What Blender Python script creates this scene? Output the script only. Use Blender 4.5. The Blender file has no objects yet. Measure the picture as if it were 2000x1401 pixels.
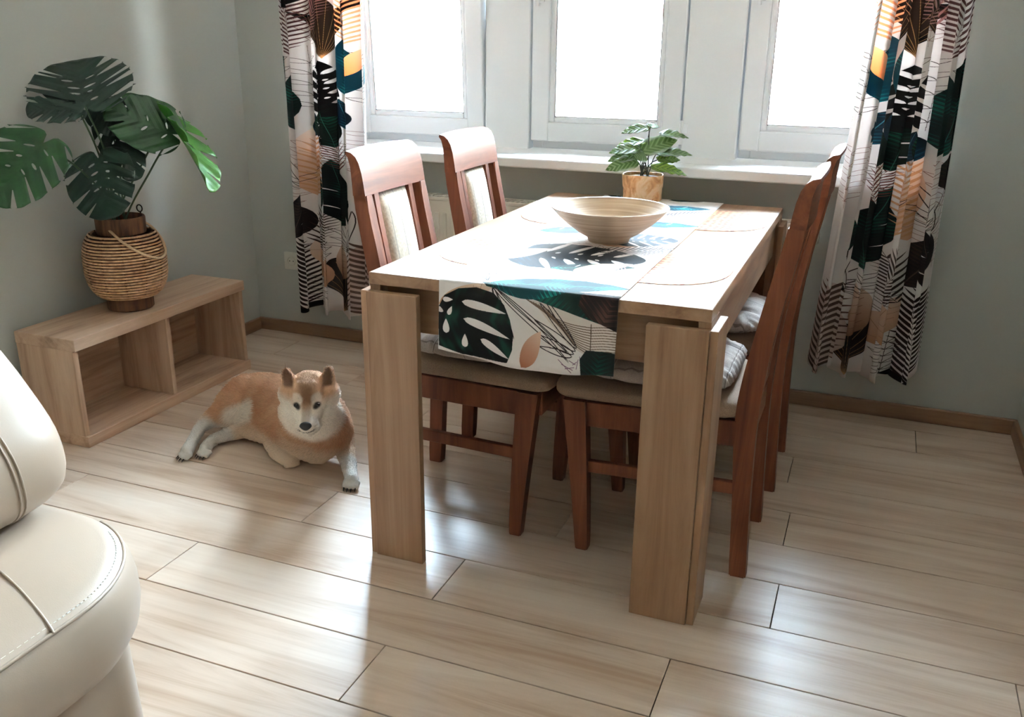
import bpy, bmesh, math, random
import numpy as np
from mathutils import Vector, Matrix, noise
from mathutils.geometry import delaunay_2d_cdt

random.seed(7)
rng = np.random.default_rng(11)
scene = bpy.context.scene
COL = scene.collection

# ------------------------------------------------------------------ camera
FPX, YAW, PITCH, ROLL = 1768.0, 0.375, 0.333, 0.011
CAM = Vector((2.604, -3.374, 1.274))
EYE = Vector((2.604, -3.374, 1.274))      # survey point the room was measured from
cy_, sy_ = math.cos(YAW), math.sin(YAW)
FWD = Vector((-sy_ * math.cos(PITCH), cy_ * math.cos(PITCH), -math.sin(PITCH)))
RT0 = Vector((cy_, sy_, 0)); UP0 = RT0.cross(FWD)
RT = RT0 * math.cos(ROLL) + UP0 * math.sin(ROLL)
UP = -RT0 * math.sin(ROLL) + UP0 * math.cos(ROLL)
cam_d = bpy.data.cameras.new('camera'); cam_o = bpy.data.objects.new('camera', cam_d); COL.objects.link(cam_o)
m3 = Matrix((RT, UP, -FWD)).transposed()
cam_o.matrix_world = Matrix.Translation(CAM) @ m3.to_4x4()
cam_d.sensor_width = 36.0; cam_d.lens = FPX / 2000 * 36.0; cam_d.clip_start = 0.02
scene.camera = cam_o

def ray(u, v):
    return RT * ((u - 1000) / FPX) - UP * ((v - 700.5) / FPX) + FWD
def at(u, v, axis, val):
    d = ray(u, v); t = (val - EYE[axis]) / d[axis]
    return EYE + d * t
def atd(u, v, depth):
    return EYE + ray(u, v) * depth

# ------------------------------------------------------------------ world and light
w = bpy.data.worlds.new('daylight'); scene.world = w; w.use_nodes = True
nt = w.node_tree; bg = nt.nodes['Background']
tc = nt.nodes.new('ShaderNodeTexCoord'); sp = nt.nodes.new('ShaderNodeSeparateXYZ')
rmp = nt.nodes.new('ShaderNodeValToRGB')
rmp.color_ramp.elements[0].position = 0.45; rmp.color_ramp.elements[0].color = (0.55, 0.53, 0.50, 1)
rmp.color_ramp.elements[1].position = 0.55; rmp.color_ramp.elements[1].color = (0.64, 0.82, 1.0, 1)
mr = nt.nodes.new('ShaderNodeMapRange'); mr.inputs[1].default_value = -1; mr.inputs[2].default_value = 1
nt.links.new(tc.outputs['Generated'], sp.inputs[0]); nt.links.new(sp.outputs[2], mr.inputs[0])
nt.links.new(mr.outputs[0], rmp.inputs[0]); nt.links.new(rmp.outputs[0], bg.inputs[0])
bg.inputs[1].default_value = 84.0

def sun(name, strength, direction, color, ang):
    l = bpy.data.lights.new(name, 'SUN'); l.energy = strength; l.color = color; l.angle = ang
    o = bpy.data.objects.new(name, l); COL.objects.link(o)
    o.rotation_euler = Vector(direction).to_track_quat('-Z', 'Y').to_euler(); return o
sun('sun', 120.0, (0.35, 0.75, -0.6), (1.0, 0.98, 0.95), 0.01)

def portal(name, loc, sx, sz, direction):
    l = bpy.data.lights.new(name, 'AREA'); l.shape = 'RECTANGLE'; l.size = sx; l.size_y = sz
    l.cycles.is_portal = True
    o = bpy.data.objects.new(name, l); COL.objects.link(o); o.location = loc
    o.rotation_euler = Vector(direction).to_track_quat('-Z', 'Z').to_euler(); return o
for i, xc in enumerate((0.7525, 1.5755, 2.4155)):
    portal('window_portal', (xc, 0.33, 1.62), 0.66, 1.6, (0, -1, 0))

scene.view_settings.view_transform = 'Standard'; scene.view_settings.look = 'None'
scene.view_settings.gamma = 1.0; scene.view_settings.use_curve_mapping = False
scene.view_settings.exposure = 1.22
scene.cycles.use_denoising = True
scene.cycles.max_bounces = 10; scene.cycles.diffuse_bounces = 6; scene.cycles.transparent_max_bounces = 16
scene.cycles.caustics_reflective = False; scene.cycles.caustics_refractive = False
scene.cycles.sample_clamp_indirect = 8.0

# ------------------------------------------------------------------ helpers
def srgb(r, g, b):
    f = lambda c: (c / 255 / 12.92) if c / 255 <= 0.04045 else ((c / 255 + 0.055) / 1.055) ** 2.4
    return (f(r), f(g), f(b), 1.0)

def tag(o, label=None, cat=None, group=None, kind=None):
    if label: o['label'] = label
    if cat: o['category'] = cat
    if group: o['group'] = group
    if kind: o['kind'] = kind
    return o

def empty(name, loc=(0, 0, 0), rz=0.0):
    o = bpy.data.objects.new(name, None); COL.objects.link(o)
    o.location = loc; o.rotation_euler = (0, 0, rz); o.empty_display_size = 0.05
    return o

def link_mesh(name, me, mat=None, parent=None, smooth=False):
    if mat is not None:
        for mm in (mat if isinstance(mat, (list, tuple)) else [mat]): me.materials.append(mm)
    o = bpy.data.objects.new(name, me); COL.objects.link(o)
    if parent is not None: o.parent = parent
    if smooth:
        me.polygons.foreach_set('use_smooth', [True] * len(me.polygons))
    return o

def build(name, bm, mat, parent=None, smooth=False, angle=None):
    bmesh.ops.recalc_face_normals(bm, faces=bm.faces)
    if angle is not None:
        for f in bm.faces: f.smooth = True
        for e in bm.edges:
            if len(e.link_faces) == 2 and e.calc_face_angle(0) > angle: e.smooth = False
    me = bpy.data.meshes.new(name); bm.to_mesh(me); bm.free()
    return link_mesh(name, me, mat, parent, smooth)

def box(bm, x0, x1, y0, y1, z0, z1, bev=0.0, seg=1):
    t = bmesh.new()
    vs = [t.verts.new((x, y, z)) for x in (x0, x1) for y in (y0, y1) for z in (z0, z1)]
    for f in ((0, 1, 3, 2), (4, 6, 7, 5), (0, 4, 5, 1), (2, 3, 7, 6), (0, 2, 6, 4), (1, 5, 7, 3)):
        t.faces.new([vs[i] for i in f])
    bmesh.ops.recalc_face_normals(t, faces=t.faces)
    if bev > 0:
        bmesh.ops.bevel(t, geom=list(t.edges), offset=bev, segments=seg, profile=0.5, affect='EDGES')
    merge(bm, t); return bm

def merge(bm, t, mtx=None):
    if mtx is not None: bmesh.ops.transform(t, matrix=mtx, verts=t.verts)
    me = bpy.data.meshes.new('tmp'); t.to_mesh(me); t.free(); bm.from_mesh(me); bpy.data.meshes.remove(me)

def bxo(name, dims, mat, parent=None, bev=0.002, seg=1):
    bm = bmesh.new(); box(bm, *dims, bev=bev, seg=seg)
    return build(name, bm, mat, parent)

def catmull(pts, n):
    pts = [Vector(p) for p in pts]; out = []
    P = [pts[0] * 2 - pts[1]] + pts + [pts[-1] * 2 - pts[-2]]
    for i in range(1, len(P) - 2):
        a, b, c, d = P[i - 1], P[i], P[i + 1], P[i + 2]
        for k in range(n):
            t = k / n
            out.append(0.5 * ((2 * b) + (c - a) * t + (2 * a - 5 * b + 4 * c - d) * t * t + (3 * b - a - 3 * c + d) * t ** 3))
    out.append(pts[-1]); return out

def tube(bm, pts, r, sides=8, closed=False, cap=True):
    pts = [Vector(p) for p in pts]; n = len(pts)
    rad = r if isinstance(r, (list, tuple)) else [r] * n
    rings = []; prev = None
    for i in range(n):
        if closed: d = pts[(i + 1) % n] - pts[i - 1]
        else: d = pts[min(i + 1, n - 1)] - pts[max(i - 1, 0)]
        d.normalize()
        if prev is None:
            a = Vector((0, 0, 1)) if abs(d.z) < 0.9 else Vector((1, 0, 0))
            nrm = d.cross(a).normalized()
        else:
            nrm = (prev - d * prev.dot(d)).normalized()
        prev = nrm; bi = d.cross(nrm)
        rings.append([bm.verts.new(pts[i] + (nrm * math.cos(2 * math.pi * k / sides) + bi * math.sin(2 * math.pi * k / sides)) * rad[i]) for k in range(sides)])
    for i in range(n if closed else n - 1):
        a, b = rings[i], rings[(i + 1) % n]
        for k in range(sides): bm.faces.new((a[k], a[(k + 1) % sides], b[(k + 1) % sides], b[k]))
    if cap and not closed:
        bm.faces.new(rings[0][::-1]); bm.faces.new(rings[-1])
    return bm

def sweep_rect(bm, stations):
    """stations: (centre Vector, half-x, half-y) rectangles in xy stacked along z"""
    rings = []
    for c, hx, hy in stations:
        rings.append([bm.verts.new((c[0] + sx * hx, c[1] + sy * hy, c[2])) for sx, sy in ((-1, -1), (1, -1), (1, 1), (-1, 1))])
    for a, b in zip(rings, rings[1:]):
        for k in range(4): bm.faces.new((a[k], a[(k + 1) % 4], b[(k + 1) % 4], b[k]))
    bm.faces.new(rings[0][::-1]); bm.faces.new(rings[-1]); return bm

def lathe(bm, prof, seg=48, cx=0, cy=0, jitter=None):
    rings = []
    for (r, z) in prof:
        if r < 1e-6: rings.append([bm.verts.new((cx, cy, z))]); continue
        rings.append([bm.verts.new((cx + r * math.cos(2 * math.pi * k / seg), cy + r * math.sin(2 * math.pi * k / seg), z)) for k in range(seg)])
    for a, b in zip(rings, rings[1:]):
        if len(a) == 1 and len(b) == 1: continue
        for k in range(seg):
            k2 = (k + 1) % seg
            if len(a) == 1: bm.faces.new((a[0], b[k2], b[k]))
            elif len(b) == 1: bm.faces.new((a[k], a[k2], b[0]))
            else: bm.faces.new((a[k], a[k2], b[k2], b[k]))
    return bm

def soft_box(hx, hy, hz, r, n=10):
    """rounded box as a dense grid, centred on the origin"""
    bm = bmesh.new()
    bmesh.ops.create_cube(bm, size=2.0)
    bmesh.ops.subdivide_edges(bm, edges=list(bm.edges), cuts=n, use_grid_fill=True)
    for v in bm.verts:
        p = Vector((v.co.x * hx, v.co.y * hy, v.co.z * hz))
        q = Vector((max(-hx + r[0], min(hx - r[0], p.x)), max(-hy + r[1], min(hy - r[1], p.y)), max(-hz + r[2], min(hz - r[2], p.z))))
        d = p - q
        s = Vector((d.x / r[0], d.y / r[1], d.z / r[2]))
        if s.length > 1e-6:
            m = max(abs(s.x), abs(s.y), abs(s.z)); s = s.normalized() * m
            p = q + Vector((s.x * r[0], s.y * r[1], s.z * r[2]))
        v.co = p
    return bm

# ------------------------------------------------------------------ materials
MATS = {}
def mat(name, col=(0.5, 0.5, 0.5, 1), rough=0.5, spec=0.5, metal=0.0, coat=0.0):
    m = bpy.data.materials.new(name); m.use_nodes = True
    b = m.node_tree.nodes['Principled BSDF']
    b.inputs['Base Color'].default_value = col; b.inputs['Roughness'].default_value = rough
    b.inputs['Specular IOR Level'].default_value = spec; b.inputs['Metallic'].default_value = metal
    b.inputs['Coat Weight'].default_value = coat
    MATS[name] = m; return m
def N(m, t): return m.node_tree.nodes.new(t)
def L(m, a, b): m.node_tree.links.new(a, b)
def P(m): return m.node_tree.nodes['Principled BSDF']
def ramp(m, fac, stops):
    r = N(m, 'ShaderNodeValToRGB'); e = r.color_ramp.elements
    while len(e) < len(stops): e.new(0.5)
    for el, (p, c) in zip(e, stops): el.position = p; el.color = c
    L(m, fac, r.inputs[0]); return r.outputs[0]
def bump(m, h, strength=0.2, dist=0.002):
    b = N(m, 'ShaderNodeBump'); b.inputs['Strength'].default_value = strength; b.inputs['Distance'].default_value = dist
    L(m, h, b.inputs['Height']); L(m, b.outputs[0], P(m).inputs['Normal'])
def noise_tex(m, vec, scale, detail=4, rough=0.55, dist=0.0):
    n = N(m, 'ShaderNodeTexNoise'); n.inputs['Scale'].default_value = scale; n.inputs['Detail'].default_value = detail
    n.inputs['Roughness'].default_value = rough; n.inputs['Distortion'].default_value = dist
    if vec is not None: L(m, vec, n.inputs['Vector'])
    return n.outputs[0]
def coords(m, scale=(1, 1, 1), rand=True):
    t = N(m, 'ShaderNodeTexCoord'); mp = N(m, 'ShaderNodeMapping'); mp.inputs['Scale'].default_value = scale
    if rand:
        oi = N(m, 'ShaderNodeObjectInfo'); mul = N(m, 'ShaderNodeVectorMath'); mul.operation = 'MULTIPLY_ADD'
        cv = N(m, 'ShaderNodeCombineXYZ')
        for i in range(3): L(m, oi.outputs['Random'], cv.inputs[i])
        mul.inputs[1].default_value = (37.0, 53.0, 29.0)
        L(m, cv.outputs[0], mul.inputs[0]); L(m, t.outputs['Object'], mul.inputs[2]); L(m, mul.outputs[0], mp.inputs['Vector'])
    else:
        L(m, t.outputs['Object'], mp.inputs['Vector'])
    return mp.outputs[0]

def wood(name, dark, mid, light, axis=0, rough=0.42, grain=1.0, tone=0.06, coat=0.0, spec=0.5, cath=0.5):
    m = mat(name, mid, rough, spec, coat=coat)
    s = [14.0 * grain] * 3; s[axis] = 1.1 * grain
    v = coords(m, tuple(s))
    n1 = noise_tex(m, v, 1.0, 6, 0.62, 1.2)
    s2 = [3.4 * grain] * 3; s2[axis] = 0.55 * grain
    v2 = coords(m, tuple(s2))
    n2 = noise_tex(m, v2, 1.0, 2, 0.5, 0.6)
    # cathedral rings from a banded noise
    mu = N(m, 'ShaderNodeMath'); mu.operation = 'MULTIPLY'; L(m, n2, mu.inputs[0]); mu.inputs[1].default_value = 26.0
    sn = N(m, 'ShaderNodeMath'); sn.operation = 'SINE'; L(m, mu.outputs[0], sn.inputs[0])
    ma = N(m, 'ShaderNodeMath'); ma.operation = 'MULTIPLY_ADD'; L(m, sn.outputs[0], ma.inputs[0]); ma.inputs[1].default_value = 0.07 * cath
    L(m, n1, ma.inputs[2])
    s3 = [90.0 * grain] * 3; s3[axis] = 3.0 * grain
    n3 = noise_tex(m, coords(m, tuple(s3)), 1.0, 2, 0.5)
    mb = N(m, 'ShaderNodeMath'); mb.operation = 'MULTIPLY_ADD'; L(m, n3, mb.inputs[0]); mb.inputs[1].default_value = 0.18
    L(m, ma.outputs[0], mb.inputs[2])
    c = ramp(m, mb.outputs[0], [(0.36, dark), (0.58, mid), (0.80, light)])
    oi = N(m, 'ShaderNodeObjectInfo'); hs = N(m, 'ShaderNodeHueSaturation')
    mrr = N(m, 'ShaderNodeMapRange'); mrr.inputs[3].default_value = 1 - tone; mrr.inputs[4].default_value = 1 + tone
    L(m, oi.outputs['Random'], mrr.inputs[0]); L(m, mrr.outputs[0], hs.inputs['Value']); L(m, c, hs.inputs['Color'])
    L(m, hs.outputs[0], P(m).inputs['Base Color'])
    bump(m, mb.outputs[0], 0.12, 0.001)
    return m

OAK = [wood('oak_x', srgb(118, 84, 60), srgb(149, 114, 86), srgb(166, 134, 106), 0, 0.45),
       wood('oak_y', srgb(118, 84, 60), srgb(149, 114, 86), srgb(166, 134, 106), 1, 0.36),
       wood('oak_z', srgb(118, 84, 60), srgb(149, 114, 86), srgb(166, 134, 106), 2, 0.45)]
BEN = [wood('bench_oak_x', srgb(146, 116, 93), srgb(186, 155, 130), srgb(204, 176, 152), 0, 0.5),
       wood('bench_oak_y', srgb(146, 116, 93), srgb(186, 155, 130), srgb(204, 176, 152), 1, 0.5),
       wood('bench_oak_z', srgb(146, 116, 93), srgb(186, 155, 130), srgb(204, 176, 152), 2, 0.5)]
PLANK = wood('laminate', srgb(178, 151, 128), srgb(203, 181, 162), srgb(214, 196, 179), 0, 0.32, 0.9, 0.02, spec=0.5, cath=1.1)
CHERRY = wood('cherry_wood', srgb(80, 43, 30), srgb(110, 62, 43), srgb(130, 79, 57), 2, 0.5, 1.2, 0.03, spec=0.2, cath=0.3)
CHERRY_Y = wood('cherry_wood_y', srgb(80, 43, 30), srgb(110, 62, 43), srgb(130, 79, 57), 1, 0.5, 1.2, 0.03, spec=0.2, cath=0.3)
BASEB = wood('baseboard_wood', srgb(112, 82, 62), srgb(140, 108, 84), srgb(158, 126, 100), 0, 0.5, 1.0, 0.02)
BASEB_Y = wood('baseboard_wood_y', srgb(112, 82, 62), srgb(140, 108, 84), srgb(158, 126, 100), 1, 0.5, 1.0, 0.02)

def plaster(name, col, sc=60, st=0.12):
    m = mat(name, col, 0.85, 0.25)
    n = noise_tex(m, coords(m, rand=False), sc, 5)
    bump(m, n, st, 0.002); return m
WALL = plaster('wall_paint', srgb(190, 193, 187))
CEIL = plaster('ceiling_paint', srgb(236, 236, 232))
SUBF = mat('dark_subfloor', srgb(50, 40, 33), 0.9, 0.1)  # dark sub-floor, seen through the gaps between planks
PVC = mat('white_upvc', srgb(240, 244, 248), 0.35, 0.5)
REVEAL = plaster('white_reveal', srgb(238, 242, 245), 80, 0.05)
SILL = mat('white_sill', srgb(244, 245, 246), 0.3, 0.5)
GASKET = mat('grey_gasket', srgb(120, 124, 130), 0.6, 0.3)
METAL = mat('hinge_metal', srgb(150, 152, 155), 0.35, 0.5, 0.9)
RADW = mat('radiator_enamel', srgb(226, 220, 208), 0.4, 0.5)
RADD = mat('radiator_slot', srgb(70, 66, 62), 0.7, 0.2)
SOCK = mat('socket_plastic', srgb(216, 214, 204), 0.4, 0.5)
DARK = mat('dark_hole', srgb(30, 28, 26), 0.8, 0.2)

def glass_mat():
    m = bpy.data.materials.new('window_glass'); m.use_nodes = True; t = m.node_tree
    for n in list(t.nodes):
        if n.type != 'OUTPUT_MATERIAL': t.nodes.remove(n)
    out = [n for n in t.nodes if n.type == 'OUTPUT_MATERIAL'][0]
    tr = t.nodes.new('ShaderNodeBsdfTransparent'); tr.inputs[0].default_value = (0.97, 0.985, 0.98, 1)
    gl = t.nodes.new('ShaderNodeBsdfGlossy'); gl.inputs['Roughness'].default_value = 0.02
    fr = t.nodes.new('ShaderNodeFresnel'); fr.inputs[0].default_value = 1.45
    mx = t.nodes.new('ShaderNodeMixShader')
    t.links.new(fr.outputs[0], mx.inputs[0]); t.links.new(tr.outputs[0], mx.inputs[1]); t.links.new(gl.outputs[0], mx.inputs[2])
    t.links.new(mx.outputs[0], out.inputs[0]); return m
GLASS = glass_mat()

def leather():
    m = mat('cream_leather', srgb(168, 151, 134), 0.38, 0.5)
    n = N(m, 'ShaderNodeTexVoronoi'); n.inputs['Scale'].default_value = 420
    L(m, coords(m, rand=False), n.inputs['Vector'])
    bump(m, n.outputs['Distance'], 0.10, 0.0006); return m
LEATHER = leather()
THREAD = mat('cream_thread', srgb(228, 222, 212), 0.7, 0.3)

def fabric(name, c1, c2, sc=300, rough=0.9, stripes=None):
    m = mat(name, c1, rough, 0.2)
    n = noise_tex(m, coords(m, rand=False), sc, 3)
    c = ramp(m, n, [(0.35, c1), (0.65, c2)])
    if stripes:
        for ax, freq, wid, colr in stripes:
            t = N(m, 'ShaderNodeTexCoord'); s = N(m, 'ShaderNodeSeparateXYZ'); L(m, t.outputs['Object'], s.inputs[0])
            a = N(m, 'ShaderNodeMath'); a.operation = 'MULTIPLY'; a.inputs[1].default_value = freq; L(m, s.outputs[ax], a.inputs[0])
            f = N(m, 'ShaderNodeMath'); f.operation = 'FRACT'; L(m, a.outputs[0], f.inputs[0])
            l = N(m, 'ShaderNodeMath'); l.operation = 'LESS_THAN'; l.inputs[1].default_value = wid; L(m, f.outputs[0], l.inputs[0])
            mx = N(m, 'ShaderNodeMix'); mx.data_type = 'RGBA'; L(m, l.outputs[0], mx.inputs[0]); L(m, c, mx.inputs[6]); mx.inputs[7].default_value = colr
            c = mx.outputs[2]
    L(m, c, P(m).inputs['Base Color'])
    bump(m, n, 0.4, 0.0015); return m
UPH = fabric('seat_upholstery', srgb(136, 114, 98), srgb(156, 134, 116), 420)
PANEL = fabric('panel_upholstery', srgb(202, 190, 172), srgb(226, 216, 200), 130, 0.9, [(1, 19.0, 0.06, srgb(165, 158, 150))])
CUSH = fabric('cushion_cloth', srgb(172, 160, 152), srgb(188, 176, 168), 300, 0.85,
              [(0, 11.0, 0.05, srgb(140, 130, 124)), (1, 11.0, 0.05, srgb(140, 130, 124)), (0, 11.0, 0.02, srgb(200, 192, 186))])

# ------------------------------------------------------------------ room shell
X1, YF, ZC = 3.18, -8.0, 2.5
def wall(name, dims, m=WALL):
    o = bxo(name, dims, m, None, 0.0); o['kind'] = 'structure'; return o
wall('wall_left', (-0.2, 0.0, YF - 0.2, 0.5, -0.1, ZC + 0.1))
wall('wall_right', (X1, X1 + 0.2, YF - 0.2, 0.5, -0.1, ZC + 0.1))
wall('ceiling', (-0.2, X1 + 0.2, YF - 0.2, 0.5, ZC, ZC + 0.2), CEIL)
RX0, RX1, RZ0, RZ1 = 0.36, 2.80, 0.868, 2.36         # the window recess
bm = bmesh.new()
box(bm, -0.05, X1 + 0.05, 0.0, 0.36, -0.1, RZ0 - 0.03)
box(bm, -0.05, RX0, 0.0, 0.36, RZ0 - 0.03, ZC + .05)
box(bm, RX1, X1 + 0.05, 0.0, 0.36, RZ0 - 0.03, ZC + .05)
box(bm, RX0, RX1, 0.0, 0.36, RZ1, ZC + .05)
o = build('wall_back', bm, WALL); o['kind'] = 'structure'
bm = bmesh.new()
box(bm, -0.05, X1 + .05, YF - 0.2, YF, -0.1, ZC + .05)
o = build('wall_front', bm, WALL); o['kind'] = 'structure'

# floor: sub-floor with every laminate plank a part of it
floor = bxo('floor', (-0.05, X1 + .05, YF - .2, 0.05, -0.1, -0.0095), SUBF, None, 0.0); floor['kind'] = 'structure'
PITCHW, PLEN, Y0R = 0.1977, 1.285, -0.107
joints = {-1: 1.9, 0: 2.854, 1: 2.05, 2: 2.475, 3: 1.95, 4: 2.503, 5: 1.918, 6: 2.514, 7: 1.738, 8: 2.324, 9: 1.722}
ends_mesh = {}
r_ = -1
while True:
    ya = Y0R - PITCHW * r_
    if ya < YF: break
    yb = max(ya - PITCHW, YF); ya = min(ya, -0.001)
    j = joints.get(r_, (r_ * 0.47) % PLEN + 0.3)
    while j > 0: j -= PLEN
    x = j
    while x < X1:
        a, b = max(x, 0.001), min(x + PLEN, X1 - 0.001)
        if b - a > 0.02:
            g = 0.0011
            cx_, cy2 = (a + b) / 2, (ya + yb) / 2
            key = (round(b - a, 4), round(ya - yb, 4))
            if key not in ends_mesh:
                bm = bmesh.new(); hx, hy = (b - a) / 2 - g, (ya - yb) / 2 - 0.0016
                box(bm, -hx, hx, -hy, hy, -0.009, 0.0, 0.0008)
                bmesh.ops.recalc_face_normals(bm, faces=bm.faces)
                me = bpy.data.meshes.new('plank'); bm.to_mesh(me); bm.free(); me.materials.append(PLANK); ends_mesh[key] = me
            o = bpy.data.objects.new('plank', ends_mesh[key]); COL.objects.link(o); o.parent = floor; o.location = (cx_, cy2, 0)
        x += PLEN
    r_ += 1

def trim(name, dims, m, bev=0.003):
    o = bxo(name, dims, m, None, bev); o['kind'] = 'structure'; return o
trim('baseboard_back', (0.0, X1, -0.016, 0.0, 0.0, 0.056), BASEB)
trim('baseboard_left', (0.0, 0.016, YF, -0.016, 0.0, 0.056), BASEB_Y)
trim('baseboard_right', (X1 - 0.016, X1, YF, -0.016, 0.0, 0.056), BASEB_Y)
# sill
bm = bmesh.new(); box(bm, 0.42, 2.765, -0.13, 0.0, RZ0 - 0.032, RZ0 + 0.004, 0.006, 3)
box(bm, RX0, RX1, -0.001, 0.30, RZ0 - 0.032, RZ0 + 0.004)
o = build('trim_1', bm, SILL); o['kind'] = 'structure'
# reveal lining and mullion panels between the windows
WY = 0.20
bm = bmesh.new()
box(bm, RX0, 0.438, WY, 0.34, RZ0, RZ1); box(bm, 2.73, RX1, WY, 0.34, RZ0, RZ1)
box(bm, RX0, RX1, WY + .0, 0.34, 2.28, RZ1)
o = build('trim_2', bm, REVEAL); o['kind'] = 'structure'
o = bxo('trim_3', (1.067, 1.261, WY - 0.004, 0.34, RZ0, 2.28), REVEAL, None, 0.004); o['kind'] = 'structure'
o = bxo('trim_4', (1.890, 2.101, WY - 0.004, 0.34, RZ0, 2.28), REVEAL, None, 0.004); o['kind'] = 'structure'

def frame_bm(x0, x1, z0, z1, t, y0, y1, bev=0.004):
    bm = bmesh.new()
    box(bm, x0, x0 + t, y0, y1, z0, z1, bev, 2); box(bm, x1 - t, x1, y0, y1, z0, z1, bev, 2)
    box(bm, x0 + t - .002, x1 - t + .002, y0, y1, z0, z0 + t, bev, 2); box(bm, x0 + t - .002, x1 - t + .002, y0, y1, z1 - t, z1, bev, 2)
    return bm
def window(name, x0, x1, tilt=0.0, handle=True, hinge=False):
    z0, z1 = RZ0 + 0.006, 2.275
    win = empty(name, ((x0 + x1) / 2, WY, z0)); win['kind'] = 'structure'
    hw = (x1 - x0) / 2
    build('frame', frame_bm(-hw - .003, hw + .003, 0, z1 - z0, 0.046, 0.035, 0.12), PVC, win)
    # the sash turns about its bottom edge
    sash = build('sash', frame_bm(-hw, hw, 0.032, z1 - z0 - 0.03, 0.075, 0.0, 0.058, 0.006), PVC, win)
    bm = frame_bm(-hw + 0.073, hw - 0.073, 0.105, z1 - z0 - 0.103, 0.024, 0.012, 0.045, 0.008)
    bead = build('glazing_bead', bm, PVC, sash)
    bm = bmesh.new(); 
    gk = build('gasket', frame_bm(-hw + 0.095, hw - 0.095, 0.127, z1 - z0 - .125, 0.004, 0.018, 0.026, 0.0), GASKET, sash)
    bm = bmesh.new(); box(bm, -hw + 0.09, hw - 0.09, 0.022, 0.026, 0.12, z1 - z0 - .12)
    build('glass_pane', bm, GLASS, sash)
    if handle:
        bm = bmesh.new(); box(bm, -hw + 0.022, -hw + 0.052, -0.012, 0.001, 0.56, 0.70, 0.005, 2)
        tube(bm, [(-hw + 0.037, 0.0, 0.66), (-hw + 0.037, -0.045, 0.66)], 0.009, 10)
        tube(bm, [(-hw + 0.037, -0.047, 0.668), (-hw + 0.037, -0.05, 0.60), (-hw + 0.037, -0.048, 0.545)], [0.010, 0.010, 0.007], 10)
        build('handle', bm, PVC, sash, angle=0.6)
    if hinge:
        bm = bmesh.new()
        tube(bm, [(hw + 0.006, -0.008, 0.045), (hw + 0.006, -0.008, 0.135)], 0.008, 10)
        box(bm, hw - 0.03, hw + .004, -0.006, 0.002, 0.05, 0.075, 0.002)
        box(bm, hw + 0.0, hw + .03, -0.008, -0.002, 0.085, 0.125, 0.002)
        build('hinge', bm, PVC, win, angle=0.6)
    if tilt:
        sash.rotation_euler = (tilt, 0, 0); sash.location = (0, 0.0, 0.0)
    return win
window('window_1', 0.445, 1.060, tilt=math.radians(3.5), handle=False)
window('window_2', 1.268, 1.883, hinge=True)
window('window_3', 2.108, 2.723)

# house across the street, seen through the panes
b_root = empty('house', (1.5, 9.0, -3.5))
tag(b_root, 'pale sunlit house front with orange courses, overexposed beyond the middle and right windows', 'house')
FAC = plaster('house_plaster', srgb(232, 230, 226), 8, 0.3)
ORG = mat('orange_course', srgb(34, 18, 10), 0.8, 0.2)
ROOFM = mat('red_lintel', srgb(40, 12, 12), 0.7, 0.2)
bxo('wall', (-9, 10, 0, 0.4, 0, 9.0), FAC, b_root, 0.0)
for z in (3.75, 4.55, 4.95, 5.35, 5.75):
    bxo('course', (-9, 10, -0.03, 0.0, z, z + 0.028), ORG if z in (3.75, 5.35) else FAC, b_root, 0.004)
bxo('ledge', (-9, 10, -0.12, 0.0, 3.55, 3.66), FAC, b_root, 0.01)
bxo('lintel', (-2.2, -0.9, -0.05, 0.0, 5.15, 5.3), ROOFM, b_root, 0.01)

# ------------------------------------------------------------------ radiator and socket
rad = empty('radiator', (1.585, -0.07, 0.10))
tag(rad, 'cream panel radiator with top grille under the window sill', 'radiator')
hw, rh = 0.785, 0.60
bm = bmesh.new(); box(bm, -hw, hw, -0.045, -0.030, 0, rh - 0.012, 0.004, 2)
k = -hw + 0.05
while k < hw - 0.04:
    box(bm, k, k + 0.018, -0.0515, -0.044, 0.05, rh - 0.06, 0.003); k += 0.0333
build('front_panel', bm, RADW, rad)
bxo('back_panel', (-hw, hw, 0.03, 0.044, 0, rh - 0.012), RADW, rad, 0.003)
bm = bmesh.new()
box(bm, -hw, hw, -0.047, -0.036, rh - 0.014, rh, 0.002); box(bm, -hw, hw, 0.036, 0.047, rh - 0.014, rh, 0.002); box(bm, -hw, hw, -0.004, 0.004, rh - .012, rh, 0.001)
k = -hw
while k < hw:
    box(bm, k, k + 0.009, -0.040, 0.040, rh - 0.011, rh - 0.002); k += 0.0205
tag(build('top_grille', bm, RADW, rad), kind='stuff')
bxo('slot_floor', (-hw + .01, hw - .01, -0.032, 0.032, rh - 0.06, rh - 0.05), RADD, rad, 0.0)
for s in (-1, 1):
    bxo('side_panel', (s * hw - 0.002, s * hw + 0.002, -0.047, 0.047, 0.0, rh), RADW, rad, 0.001)
bm = bmesh.new()
tube(bm, [(hw - .01, 0, rh - 0.05), (hw + 0.02, 0, rh - 0.05)], 0.012, 12)
tube(bm, [(hw + 0.018, 0, rh - 0.05), (hw + 0.03, 0, rh - 0.05), (hw + 0.075, 0, rh - 0.05), (hw + 0.082, 0, rh - 0.05)], [0.02, 0.026, 0.024, 0.018], 16)
build('thermostat_valve', bm, RADW, rad, angle=0.6)
for s in (-1, 1):
    bm = bmesh.new(); tube(bm, [(s * (hw - 0.05), 0.04, rh - .03), (s * (hw - 0.05), 0.0695, rh - .03)], 0.01, 8); build('wall_bracket', bm, RADW, rad)

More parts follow.
